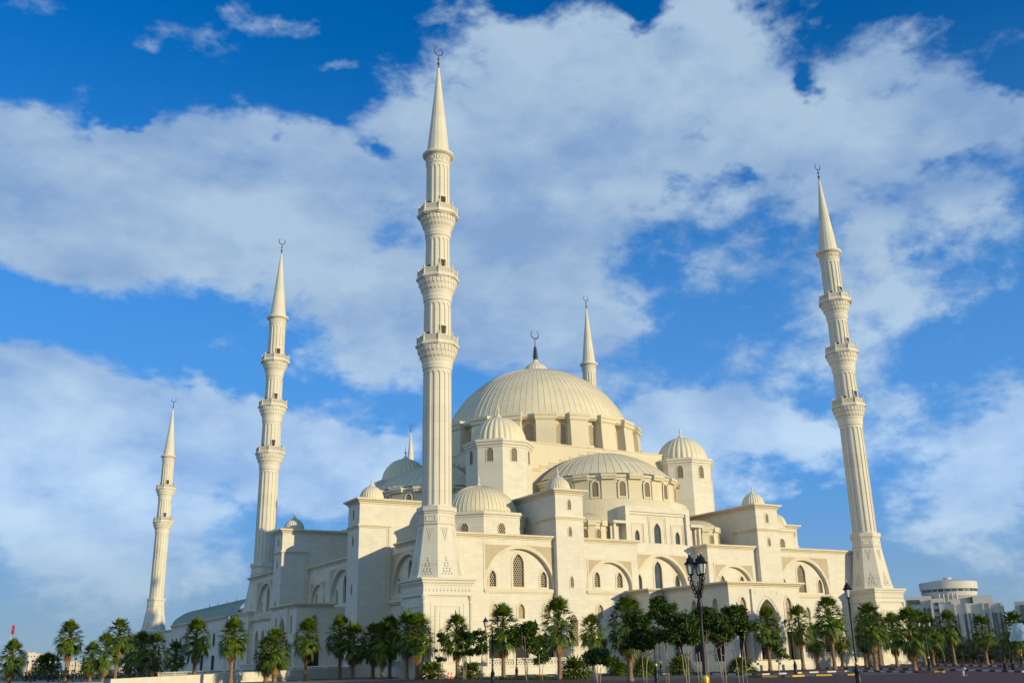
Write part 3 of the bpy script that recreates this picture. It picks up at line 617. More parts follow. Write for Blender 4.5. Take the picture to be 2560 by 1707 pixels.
for y0 in (21.65, 64.85):
    y1 = y0+5.3; r = [(-4, y1), (-4, y0), (1.6, y0), (1.6, y0+.05)]
    wing(T, -4, 18.9, y0, y1, west(-4), (y0+y1)/2, (-.9, (y0+y1)/2), [(-4, y1), (-4, y0), (1.62, y0)])
    b = MB(); Fs = front(y0); b.fbox(Fs, 1.2, 1.62, 11, 23.2, -.14, .02); b.fbox(Fs, .85, .97, 11, 23.0, -.05, .02); b.build('pilaster_strip', TRIM, T)
    window(T, west(-4), (y0+y1)/2, 2.2, 6.8, 8.5, 1.8, d=-.02, sur=.25, rev=.015, m=DARK)
    wing(T, 72.9, 95.8, y0, y1, east(95.8), (y0+y1)/2, (92.7, (y0+y1)/2), [(95.8, y0), (95.8, y1)])
# eight-sided corner drums with ribbed domes
def win_oct(par, cx, cy, rc, zb, zs, zt, w, ks, sur=.16, m=None):
    for k in ks: window(par, radial(cx, cy, rc*math.cos(PI/8), R_(45*k)), 0, zb, zs, zt, w, d=-.02, sur=sur, rev=.015, proud=.05, m=m)
for cx, cy in ((15, 15), (M_-15, 15), (15, M_-15), (M_-15, M_-15)):
    b = MB(); b.prism(ngon(cx, cy, 8.55), 20, 24.2); b.sweep(ngon(cx, cy, 8.55), [(0, 23.9), (.12, 23.95), (.15, 24.2), (.4, 24.35), (.4, 24.75), (-1.2, 24.8), (-1.9, 25.0)])
    b.prism(ngon(cx, cy, 8.4), 24.1, 24.6)
    o = b.build('corner_drum', STONE, T)
    if (cx, cy) != (M_-15, M_-15): win_oct(T, cx, cy, 8.55, 21.1, 22.2, 22.95, 1.25, [0, -1, 1] if cy < 40 else [-1, -2])
    p = [(6.75, 24.85), (6.6, 25.0)]+[(6.5*math.cos(t), 24.9+5.3*math.sin(t)) for t in [PI/2*i/12*.985 for i in range(13)]]
    b = MB(); b.lathe(p, 64, cx, cy); o = b.build('corner_dome', DOMEM, T); seams(o, p[2:], 56, cx, cy, w=.03, h=.065); finial(o, cx, cy, 30.05, .72)
# octagonal towers round the central block
for cx, cy in ((24.1, 24.1), (M_-24.1, 24.1), (24.1, M_-24.1), (M_-24.1, M_-24.1)):
    b = MB(); b.prism(ngon(cx, cy, 6.2), 20, 38.9); b.sweep(ngon(cx, cy, 6.2), [(0, 38.5), (.1, 38.55), (.12, 38.85), (.32, 39.0), (.34, 39.35), (.55, 39.5), (.55, 39.95), (-1, 40.0)]); b.prism(ngon(cx, cy, 5.7), 38.8, 39.9)
    o = b.build('octagonal_tower', STONE, T)
    if (cx, cy) != (M_-24.1, M_-24.1): win_oct(T, cx, cy, 6.2, 35.9, 37.7, 38.45, 1.15, [-2, -1, 0, 1] if cy < 40 else [-2, -1])
    p = [(5.25*math.cos(t)*(1 if t < 1.2 else 1), 39.95+5.3*math.sin(t)) for t in [PI/2*i/14*.97 for i in range(15)]]
    b = MB(); b.lathe([(5.4, 39.9), (5.4, 40.1), (5.25, 40.15)], 48, cx, cy); b.lathe(p, 30*6, cx, cy, rf=rib(30, .045, 6)); o = b.build('tower_dome', DOMEM, T); finial(o, cx, cy, 45.05, .92)
# central block, drum with buttresses, great dome
b = MB(); b.box(23.8, 68, 23.8, 68, 19.9, 41.2); b.sweep(rp(23.8, 68, 23.8, 68), [(0, 41.0), (.12, 41.02), (.14, 41.25), (-1, 41.3)]); b.box(24.2, 67.6, 24.2, 67.6, 41.1, 41.24); blk = b.build('central_block', PLAST, T)
b = MB()
for F in (front(23.8), west(23.8)):
    for e in (-1, 1):
        for i in range(6):
            u = CX+e*(14.2-i*2.3); z = 36.0+i*.72
            for k in (0, .35): b.fbox(F, u-1.35, u+1.35, z-k, z-k+.14, -.16, .02)
    for k in (0, .4): b.fbox(F, CX-2, CX+2, 40.3-k, 40.45-k, -.16, .02)
b.build('stepped_moulding', TRIM, blk)
b = MB(); b.lathe([(20.3, 41.0), (20.3, 46.9), (21.4, 47.0), (21.4, 47.15), (21.7, 47.3), (21.7, 47.9), (19.6, 48.1), (19.0, 48.3)], 120, CX, CX, smooth=False)
b.lathe([(20.3, 41.2), (20.5, 41.2), (20.5, 42.0), (20.3, 42.05)], 120, CX, CX)
drum = b.build('dome_drum', PLAST, T)
for k in range(20):
    a = R_(18*k); a2 = a+R_(9)
    if math.cos(a-R_(-25)) > -.15 or True:
        F = radial(CX, CX, 20.3, a); window(drum.parent, F, 0, 42.1, 45.1, 46.2, 2.05, d=-.04, sur=.22, rev=.03, m=LATF, sm=PLAST) if math.cos(a-R_(-25)) > -.1 else None
    F = radial(CX, CX, 22.0, a2); b = MB(); w = 1.92
    b.add([F(-w, 41.1, -.35), F(w, 41.1, -.35), F(w, 41.1, 2.2), F(-w, 41.1, 2.2), F(-w, 46.9, 0), F(w, 46.9, 0), F(w, 46.9, 2.2), F(-w, 46.9, 2.2)], [(0, 1, 5, 4), (1, 2, 6, 5), (3, 0, 4, 7), (4, 5, 6, 7)])
    b.fbox(F, -w-.12, w+.12, 46.55, 46.75, -.12, 2.0); b.fbox(F, -w-.2, w+.2, 46.75, 47.5, -.3, 2.0); b.fbox(F, -w-.3, w+.3, 47.5, 48.12, -.45, 2.4); b.build('buttress', PLAST, drum)
p = dome_prof(21.25, 41.35, 48.05, 18, 2.6)
b = MB(); b.lathe(p, 128, CX, CX); md = b.build('main_dome', DOMEM, T); seams(md, p, 96, CX, CX, w=.03, h=.06, rings=(3, 6, 9, 12, 15))
p = [(2.95, 62.3), (2.9, 62.6), (2.6, 63.3), (2.0, 64.0), (1.2, 64.5), (.7, 64.9), (.45, 65.4), (.38, 65.6)]
b = MB(); b.lathe([(3.1, 62.15), (3.1, 62.4), (2.9, 62.45)], 48, CX, CX); b.lathe(p, 24*6, CX, CX, rf=rib(24, .05, 6)); cap = b.build('dome_cap', DOMEM, md)
b = MB(); pr = [(.38, 65.5), (.6, 65.7), (.38, 65.95)]
for i, (r, h) in enumerate(((.62, .45), (.56, .42), (.5, .4), (.44, .38), (.36, .34))):
    z = pr[-1][1]; pr += [(.26, z+.08), (r, z+.08+h*.3), (r, z+.08+h*.7), (.26, z+.1+h)]
z = pr[-1][1]; pr += [(.1, z+.3), (.07, 70.6)]; b.lathe(pr, 14, CX, CX); b.build('finial', BRONZE, md); crescent(md, CX, CX, 70.45, 1.0, .15)
# half domes on the four sides (three can be seen)
for (hx, hy, a0) in ((CX, 22.3, 0), (22.3, CX, -90), (M_-22.3, CX, 90)):
    A0, A1 = R_(a0-92), R_(a0+92); full = dict(a0=A0, a1=A1)
    b = MB(); b.lathe([(15.95, 20), (16.0, 28.3), (15.9, 28.5), (14.0, 28.75), (13.95, 32.1), (14.2, 32.2), (14.2, 32.55), (14.45, 32.7), (14.45, 33.1), (12.5, 33.7)], 60, hx, hy, smooth=False, **full); hd = b.build('half_drum', PLAST, T)
    b = MB()
    for k in range(9):
        a = R_(a0-80+20*k) if False else R_(a0-80+20*k+0)
        a = R_(a0-70+20*k) if k < 8 else None
        if a is None: continue
        F = radial(hx, hy, 14.0, a); b.fbox(F, -1.3, 1.3, 32.35, 32.75, -.75, .5); b.fbox(F, -1.4, 1.4, 32.75, 33.25, -.95, .8); b.fbox(F, -1.32, 1.32, 28.8, 32.4, -.1, .3); b.cut()
    b.builds('eave_bracket', PLAST, hd)
    for k in range(-3, 4):
        if a0 == 90: continue
        a = R_(a0+20*k); F = radial(hx, hy, 13.95, a); window(T, F, 0, 29.25, 31.3, 31.95, 1.15, d=-.16, sur=.3, rev=.03, proud=.08, sm=PLAST)
    p = dome_prof(18.6, 20.95, 33.55, 12, .4); b = MB(); b.lathe(p, 80, hx, hy, smooth=True, **full); o = b.build('half_dome', DOMEM, T); seams(o, p, 30, hx, hy, A0, A1, w=.04, h=.075, rings=(3, 6))
# small apses between the wings and the middle front
for cx, cy in ((33.4, 10), (M_-33.4, 10)):
    b = MB(); b.lathe([(3.75, 20), (3.75, 23.3), (3.9, 23.35), (3.9, 23.7), (4.15, 23.85), (4.15, 24.2), (3.5, 24.4)], 40, cx, cy, smooth=False)
    for k in range(-3, 4): F = radial(cx, cy, 3.75, R_(36*k+18)); b.fbox(F, -.65, .65, 20.1, 23.3, -.12, .3); b.fbox(F, -.75, .75, 23.3, 24.22, -.5, .6)
    ap = b.build('apse', PLAST, T)
    for k in (-2, -1, 0, 1, 2): window(T, radial(cx, cy, 3.75, R_(36*k)), 0, 20.5, 22.2, 22.75, .95, d=-.14, sur=.12, rev=.03, sm=PLAST)
    p = dome_prof(4.95, 20.9, 24.3, 8, .3); b = MB(); b.lathe(p, 48, cx, cy); o = b.build('apse_dome', DOMEM, T); seams(o, p, 36, cx, cy, w=.04, h=.07)
# entrance porches (front, and the one on the shaded side)
def porch(par, x0, x1, y0, y1, top, fu0, fu1, F, Fs, Fs2, suf, side_u):
    c = (fu0+fu1)/2
    W2 = [dict(uc=c-4.6, zb=6.9, zs=8.9, zt=10.05, w=1.25, m=LATF, sur=.32), dict(uc=c+4.6, zb=6.9, zs=8.9, zt=10.05, w=1.25, m=LATF, sur=.32)]
    wl = wall(par, F, fu0, fu1, -1, top-.6, W2, [(c, .9, 6.6, 9.75, 3.9, 2.0, ())], [(c-6.2, c-3.6, .9, 5.0, 1.2, DARK), (c+3.6, c+6.2, .9, 5.0, 1.2, DARK)], name='porch_wall')
    b = MB(); lo = arch(c, 1.05, 6.6, 9.75, 3.9, n=12); ro = rect(c-2.95, c+2.95, 1.0, 11.2); b.panel(F, [ro, lo], -.32); b.side(F, ro, -.32, .02); b.side(F, lo, -.32, .02)
    b.ring(F, arch(c, .9, 6.6, 9.75, 3.9, n=12, off=.42, bot=0), arch(c, .9, 6.6, 9.75, 3.9, n=12, off=.3, bot=0), -.4, -.3)
    b.ring(F, rect(c-2.3, c+2.3, 10.25, 10.9), rect(c-2.15, c+2.15, 10.35, 10.8), -.37, -.3)
    for e in (-1, 1):
        for q in (3.35, 6.25): b.fbox(F, c+e*q-.22, c+e*q+.22, .9, 5.3, -.2, .3)
        u0, u1 = sorted((c+e*3.0, c+e*6.7)); b.fbox(F, u0, u1, 5.3, 5.7, -.25, .02)
    b.build('porch_frontispiece', STONE, wl)
    b = MB(); b.fbox(F, c-1.95, c+1.95, .9, 5.6, 1.9, 2.05); b.build('entrance_door', DARK, wl)
    for G, us in ((Fs, side_u), (Fs2, side_u)):
        a0, a1 = sorted((side_u[-1], side_u[-2])); us_ = side_u[:-2]
        wall(par, G, a0, a1, -1, top-.6, [dict(uc=u, zb=6.9, zs=8.9, zt=10.0, w=1.25, m=LATF, sur=.34) for u in us_], (), [(u-1.2, u+1.2, .9, 5.0, .5, DARK) for u in us_], name='porch_wall')
    b = MB(); corn(b, rp(x0, x1, y0, y1), top, .7, .75); b.box(x0+.1, x1-.1, y0+.1, y1-.1, top-.7, top-.25); b.build('porch_cornice', TRIM, par)
    b = MB(); b.box(x0-.9, x1+.9, y0-.9, y1, -1, .3); b.box(x0-.45, x1+.45, y0-.45, y1, -.9, .62); b.box(x0-.1, x1+.1, y0-.1, y1, -.8, .92); b.build('porch_steps', STONE, par)
porch(T, 38.7, 53.1, -19.3, 1.98, 12.25, 38.7, 53.1, front(-19.3), west(38.7), east(53.1), '', (-16.2, -11.3, -6.6, -19.3, -3.6))
porch(T, -8.5, -2.0, 39.2, 53.6, 12.0, 39.2, 53.6, west(-8.5), front(39.2), FR(0, 53.6, 1, 0, 0, -1), '', (-5.2, -8.5, 2.0))
b = MB(); b.box(-2.1, 2.1, 39.5, 53.3, -1, 11.3); b.build('porch_wall', STONE, T)

b = MB(); b.box(35.9, 38.69, -3.7, 1.95, -1, 11.55); b.cut(); b.box(53.11, 55.9, -3.7, 1.95, -1, 11.55); b.cut(); b.box(38.2, 53.6, 2.0, 5.4, -1, 11.9); b.builds('porch_return', STONE, T)
b = MB(); corn(b, [(35.9, 1.95), (35.9, -3.7), (38.69, -3.7)], 12.2, .7, .7, False); corn(b, [(53.11, -3.7), (55.9, -3.7), (55.9, 1.95)], 12.2, .7, .7, False); b.box(36, 55.8, -3.6, 5.5, 11.5, 11.92); b.build('porch_cornice', TRIM, T)
# terrace edge and pierced balustrades
b = MB(); b.box(4.4, 38.6, -.9, 2.1, -1, .85); b.box(4.3, 38.6, -1.0, -.85, .7, .92); b.cut(); b.box(53.2, 87.4, -.9, 2.1, -1, .85); b.box(53.2, 87.5, -1.0, -.85, .7, .92); b.cut(); b.box(-.9, 2.09, 4.5, 38.5, -1, .84); b.cut(); b.box(-5.4, 2.1, 53.8, 92, -1, .85); b.builds('terrace', STONE, T)
def balustrade(par, F, u0, u1, d=-.75, z0=.85, z1=1.95, pit=2.3):
    n = max(1, round((u1-u0)/pit)); L = (u1-u0)/n; b = MB(); q = MB()
    for i in range(n+1): b.fbox(F, u0+i*L-.14, u0+i*L+.14, z0, z1+.05, d-.14, d+.14)
    b.fbox(F, u0, u1, z0, z0+.16, d-.1, d+.1); b.fbox(F, u0, u1, z1-.14, z1+.02, d-.12, d+.12)
    for i in range(n):
        a, c = u0+i*L+.14, u0+(i+1)*L-.14
        for dd in (d-.04, d+.04): q.add([F(a, z0+.15, dd), F(c, z0+.15, dd), F(c, z1-.13, dd), F(a, z1-.13, dd)], [(0, 1, 2, 3)], uvs=[(0, 0), (c-a, 0), (c-a, .8), (0, .8)])
    o = b.build('balustrade', STONE, par); q.build('pierced_panel', LATB, o)
balustrade(T, FT0 := front(0), 8, 21.4); balustrade(T, FT0, 27.3, 36); balustrade(T, FT0, 56, 64.5); balustrade(T, FT0, 70.5, 84)
balustrade(T, west(0), 5, 21.4); balustrade(T, west(0), 27.2, 38.4); balustrade(T, west(-4.6), 54.4, 64.5); balustrade(T, west(-4.6), 70.5, 86)
for o in [x for x in bpy.data.objects if x.parent == T]: o.matrix_parent_inverse = Matrix.Translation(-Vector(T.location))
# ------------------------------------------------------------------ courtyard building beyond the hall
Q = thing('courtyard_wing', 'low arcaded wing with a pale green vaulted roof beyond the second minaret', 'building', (0, 130, 0))
b = MB(); b.box(-3.2, 20, 94, 106.5, -1, 13.2); b.box(-4, 14, 106.5, 168, -1, 12.2); b.box(-1, 12, 168, 216, -1, 11.8)
pts = [(-4+6.0-6.0*math.cos(t), 168+5.5*math.sin(t)) for t in [PI/2*i/8 for i in range(9)]]+[(8, 168)]; b.prism(pts[::-1], -1, 12.2); b.build('wall', STONE, Q)
FQ = west(-4.02)
for u in (117, 128.5, 155, 160.5, 166): window(Q, FQ, u, 6.4, 8.4, 9.4, 1.9, d=0, sur=.35, rev=.02, m=LATF, proud=.1)
for u in (117, 128.5, 160.5): b = MB(); b.fbox(FQ, u-1.4, u+1.4, .2, 4.2, -.02, .1); b.build('door_opening', DARK, Q)
b = MB(); corn(b, [(-3.2, 106.4), (-3.2, 94), (0, 94)], 14.0, .6, .9, False); corn(b, pts[::-1][1:]+[(-4, 106.6)], 13.0, .6, .9, False); corn(b, [(-1, 216), (-1, 173)], 12.5, .5, .7, False); b.box(-3, 20, 94.2, 106.4, 13.1, 13.6); b.build('cornice', TRIM, Q)
b = MB(); n = 14; st = [(-4.2+9*(1-math.cos(PI/2*i/n)), 12.7+4.6*math.sin(PI/2*i/n)) for i in range(n+1)]; ys = [96+i*3.65 for i in range(20)]; rows = []
for y in ys+[168+k for k in (1.5, 3, 4.3, 5.2)]:
    e = max(0, y-168)/5.4; k = math.sqrt(max(0, 1-e*e)); rows.append([(-4.2+13*(1-k)*.35+(x+4.2)*(1-(1-k)*.35), y, 12.7+(z-12.7)*k) for x, z in st])
vs = [p for r in rows for p in r]; m = n+1; b.add(vs, [(j*m+i, j*m+i+1, (j+1)*m+i+1, (j+1)*m+i) for j in range(len(rows)-1) for i in range(n)], False)
for y in ys[1:]:
    b.add([(x, y-.12, z) for x, z in st]+[(x-.08, y, z+.12) for x, z in st]+[(x, y+.12, z) for x, z in st], [(k*m+i, k*m+i+1, (k+1)*m+i+1, (k+1)*m+i) for k in (0, 1) for i in range(n)])
b.build('vaulted_roof', GREEN, Q)
for y in (112, 122, 132, 142, 152, 162): b = MB(); b.lathe([(.25, 17.1), (.2, 17.4), (.06, 17.6), (.12, 17.9), (.05, 18.1), (.02, 19.2)], 8, 4.6, y); b.build('finial', BRONZE, Q)
for o in [x for x in bpy.data.objects if x.parent == Q]: o.matrix_parent_inverse = Matrix.Translation(-Vector(Q.location))
# ------------------------------------------------------------------ ground
def struct(o): o['kind'] = 'structure'; return o
def ground_mat(name, c1, c2, c3, sc=.25, brick=None):
    m, nt, b = new_mat(name); tc = nt.nodes.new('ShaderNodeTexCoord'); L = nt.links; b.inputs['Roughness'].default_value = .85; b.inputs['Specular IOR Level'].default_value = .2
    a = ramp_mix(nt, noise_n(nt, tc.outputs['Object'], sc, 8, .65), c1, c2, .35, .65); a = ramp_mix(nt, noise_n(nt, tc.outputs['Object'], sc*.13, 4), a, c3, .5, .7)
    if brick:
        br = nt.nodes.new('ShaderNodeTexBrick'); br.inputs['Scale'].default_value = 1; br.inputs['Brick Width'].default_value = .4; br.inputs['Row Height'].default_value = .2; L.new(tc.outputs['Object'], br.inputs['Vector'])
        L.new(a, br.inputs['Color1']); L.new(a, br.inputs['Color2']); br.inputs['Mortar'].default_value = (*brick, 1); a = br.outputs[0]
    L.new(a, b.inputs['Base Color']); bn = nt.nodes.new('ShaderNodeBump'); bn.inputs['Strength'].default_value = .4; bn.inputs['Distance'].default_value = .03
    L.new(noise_n(nt, tc.outputs['Object'], 14), bn.inputs['Height']); L.new(bn.outputs[0], b.inputs['Normal']); return m
SAND = ground_mat('dusty_ground', (.42, .31, .2), (.32, .24, .15), (.28, .24, .14))
PAVE = ground_mat('red_block_paving', (.15, .065, .05), (.10, .05, .042), (.125, .07, .055), .8, (.06, .04, .035))
ASPH = ground_mat('asphalt', (.11, .10, .09), (.14, .125, .11), (.09, .085, .08), .6)
def sheet(name, pts, z, m):
    b = MB(); P, idx = fill([pts]); b.add([(x, y, z) for x, y in P], idx); return struct(b.build(name, m))
sheet('ground', [(-2500, -600), (2500, -600), (2500, 3500), (-2500, 3500)], -.5, SAND)
sheet('paved_square', [(-140, -160), (150, -160), (150, 30), (112, 34), (88, -8), (-30, -8), (-34, 40), (-70, 60), (-140, 60)], -.496, PAVE)
def gp(x, y): p = at(x, y); return (p.x, p.y)
def ribbon(name, pts, w, z0, z1, m):
    b = MB(); L = 0; P = [Vector(p) for p in pts]; 
    for i in range(len(P)-1):
        a, c = P[i], P[i+1]; t = (c-a); l = t.length; t /= l; nn = Vector((t.y, -t.x))*w/2; q = []
        for s_, z in ((-1, z0), (-1, z1), (1, z1), (1, z0)): q += [(a.x+nn.x*s_, a.y+nn.y*s_, z), (c.x+nn.x*s_, c.y+nn.y*s_, z)]
        b.add(q, [(0, 1, 3, 2), (2, 3, 5, 4), (4, 5, 7, 6), (0, 2, 4, 6), (1, 7, 5, 3)], uvs=[(L, 0), (L+l, 0)]*4); L += l
    return struct(b.build(name, m))
K3 = [(1681, 1684.5), (1780, 1686), (1891, 1687), (2020, 1681.5), (2133, 1677.5), (2297, 1681)]
K4 = [(1868, 1692.5), (1960, 1691.5), (2035, 1689), (2142, 1687)]
road = [gp(*p) for p in K3]
sheet('service_road', [gp(1200, 1691), gp(1391, 1687), gp(1560, 1688), gp(1681, 1685), gp(1891, 1687.5), gp(2133, 1678), gp(2297, 1681.3), gp(2300, 1683), gp(2142, 1687.4), gp(1868, 1693), gp(1640, 1700), gp(1300, 1697)], -.49, ASPH)
ribbon('painted_kerb', [gp(*p) for p in K3], .3, -.5, -.33, KBW)
ribbon('painted_kerb', [gp(2297, 1681), gp(2357, 1680), gp(2360, 1680.2)], .3, -.5, -.33, KYB)
ribbon('painted_kerb', [gp(*p) for p in K4], .3, -.5, -.34, KYB)
ribbon('painted_kerb', [gp(1917, 1675), (gp(1960, 1669.5)), gp(2142, 1672), gp(2297, 1673.6), gp(2479, 1677.5), gp(2560, 1680)], .3, -.5, -.32, KBW)
ribbon('painted_kerb', [gp(2035, 1658.6), gp(2168, 1660), gp(2323, 1662.5), gp(2557, 1666)], .3, -.5, -.32, KBW)
ribbon('painted_kerb', [gp(1207, 1690), gp(1300, 1688), gp(1391, 1686.5)], .3, -.5, -.33, KYB)
ribbon('painted_kerb', [gp(1290, 1691), gp(1391, 1690), gp(1520, 1688), gp(1681, 1685)], .3, -.5, -.33, KBW)
ribbon('kerb', [gp(700, 1702.5), gp(820, 1697.5), gp(930, 1694), gp(1080, 1693), gp(1300, 1697.5)], .35, -.5, -.36, CONC)
struct(sheet('terrace_path', [(4, -8), (87, -8), (87, -1), (4, -1)], -.488, simple('pale_paving', (.36, .31, .24), .85, 0, (.27, .23, .18), .7)))
# low walls on the left
b = MB(); pw = [(-42.5, 8), (-20, 14), (-4.3, 20.5)]
for i in range(2):
    (xa, ya), (xb, yb) = pw[i], pw[i+1]; za, zb = (.42, .9, 1.25)[i:i+2]
    b.add([(xa, ya, -.6), (xb, yb, -.6), (xb, yb, zb), (xa, ya, za), (xa-.1, ya+.4, -.6), (xb-.1, yb+.4, -.6), (xb-.1, yb+.4, zb), (xa-.1, ya+.4, za)], [(0, 1, 2, 3), (4, 7, 6, 5), (3, 2, 6, 7), (0, 3, 7, 4), (1, 5, 6, 2)])
o = b.build('low_wall', STONE); o['label'] = 'long low cream wall behind the palms on the left, palm shadows on it'; o['category'] = 'wall'
b = MB(); b.box(-70, -42.6, 9.5, 9.9, -.6, .05); o = b.build('low_wall', CONC); o['label'] = 'lower grey kerb wall at the far left end of the long cream wall'; o['category'] = 'wall'
t = thing('ramp_balustrade', 'grey pierced balustrade of a ramp above the low cream wall', 'balustrade', (-12, 26, 0))
def rampF(u, z, d): k = (u)/26; return (-30+u+d*.3-(-12), 44-u*.62+d-26, z-1.0+k*.6)
balustrade(t, rampF, 0, 26, d=0, z0=.75, z1=1.9); b = MB(); b.fbox(rampF, 0, 26, -.4, .76, -.15, .15); b.build('base_wall', STONE, t)
# ------------------------------------------------------------------ palms and trees
def frond(b, o, az, el, pet, L, rnd, n=13, spread=1.25, droop=.35, w=.055):
    d = Vector((math.cos(el)*math.sin(az), math.cos(el)*math.cos(az), math.sin(el))); s_ = d.cross(Vector((0, 0, 1))); s_ = s_.normalized() if s_.length > .05 else Vector((1, 0, 0)); up = s_.cross(d).normalized()
    c = o+d*pet-Vector((0, 0, pet*.12)); b.tube([o, c], [.035, .02], 3, False, False)
    tw = rnd.uniform(-.7, .7); fo = rnd.uniform(.35, .8)*max(0, math.cos(el))**.5; d = (d*math.cos(fo)-up*math.sin(fo)).normalized(); up = s_.cross(d).normalized(); s2 = (s_*math.cos(tw)+up*math.sin(tw)); 
    for i in range(n):
        t = (i/(n-1)-.5)*2*spread; dd = (d*math.cos(t)+s2*math.sin(t)); l = L*(1-.28*abs(t)/spread)*rnd.uniform(.88, 1.08); pr = dd.cross(up if abs(dd.dot(up)) < .9 else s_).normalized()
        m = c+dd*l*.55; e = c+dd*l-Vector((0, 0, droop*l*rnd.uniform(.5, 1.2))); k = up*.03
        b.add([c-pr*.02, c+pr*.02, m+pr*w+k, m-pr*w+k, e], [(0, 1, 2, 3), (3, 2, 4)])
def palm_crown(seed, R=1.0, tall=1.0, n=52):
    rnd = random.Random(seed); g = MB(); dd = MB(); o = Vector((0, 0, 0))
    for i in range(n):
        f = (i+.5)/n; el = R_(86-f*120+rnd.uniform(-10, 10)); az = i*2.39996+rnd.uniform(-.3, .3); oo = Vector((rnd.uniform(-.12, .12), rnd.uniform(-.12, .12), .4-1.1*f))
        frond(g, oo, az, el, rnd.uniform(1.15, 1.6), rnd.uniform(.95, 1.25), rnd, n=10, spread=1.25, droop=.06+.3*f, w=.075)
    for i in range(13):
        az = rnd.uniform(0, 2*PI); el = R_(rnd.uniform(-84, -62)); frond(dd, Vector((0, 0, -.95)), az, el, rnd.uniform(.7, 1.1), rnd.uniform(.9, 1.2), rnd, n=8, spread=.8, droop=.2, w=.07)
    return g, dd
def mesh_of(b, name, m):
    o = b.build(name, m); me = o.data; bpy.data.objects.remove(o); return me
PC = [tuple(mesh_of(x, nm, mm) for x, nm, mm in zip(palm_crown(10+i, n=(84, 96, 72, 90)[i]), ('crown', 'dry_fronds'), (PALM, DEAD))) for i in range(4)]
def trunk_mesh(H, r, seed):
    rnd = random.Random(seed); b = MB(); n = max(8, int(H/.22)); lean = (rnd.uniform(-.02, .02), rnd.uniform(-.02, .02)); pts = []; rs = []
    for i in range(n+1):
        t = i/n; pts.append((lean[0]*H*t*t, lean[1]*H*t*t, H*t)); rs.append((r*(1.35-.9*t*4 if t < .1 else r/r*1.0-.1*t) if False else r*(1.0+.45*max(0, 1-t*9)-.18*t))*(1+(.12 if i % 2 else -.05)))
    b.tube(pts, rs, 9, True)
    for i in range(int(H*26)):                                   # cut leaf bases
        t = rnd.uniform(.04, 1); a = rnd.uniform(0, 2*PI); rr = r*(1.0-.15*t)*1.03; x = lean[0]*H*t*t+rr*math.sin(a); y = lean[1]*H*t*t+rr*math.cos(a); z = H*t
        ta = Vector((math.cos(a), -math.sin(a), 0))*.055; ou = Vector((math.sin(a), math.cos(a), 0))*.06; p = Vector((x, y, z)); b.add([p-ta, p+ta, p+ou+Vector((0, 0, .13)), p-Vector((0, 0, .06))], [(0, 1, 2), (0, 3, 1)])
    return b, pts[-1]
def place(px, py, py_top, Y=None, D=None):
    """ground point under a pixel column and the height that reaches py_top there"""
    if D is not None: p = atd(px, py, D)
    elif Y is not None: d = ray(px, py); p = CAM+d*((Y-CAM.y)/d.y)
    else: p = at(px, py)
    p.z = -.5; DD = math.hypot(p.x-CAM.x, p.y-CAM.y); top = atd(px, py_top, DD); return p, top.z+.5
def palm(px, py, pt, label, k=0, Y=None, D=None, s=1.0, tr=.25, low=0, group='fan palms in front of the mosque'):
    p, H = place(px, py, pt, Y, D); t = thing('palm_tree', label, 'palm tree', p, (px*7.3) % 6.28, group)
    hc = max(.4, H-2.35*s*1.1); b, e = trunk_mesh(hc, tr, int(px)); b.build('trunk', TRUNK, t)
    s *= 1.08
    for me, nm in zip(PC[k % 4], ('crown', 'dry_fronds')):
        o = bpy.data.objects.new(nm, me); C.objects.link(o); o.parent = t; o.location = e; o.scale = (s*1.0, s*1.0, s*1.1)
    return t
GL = 'palm '
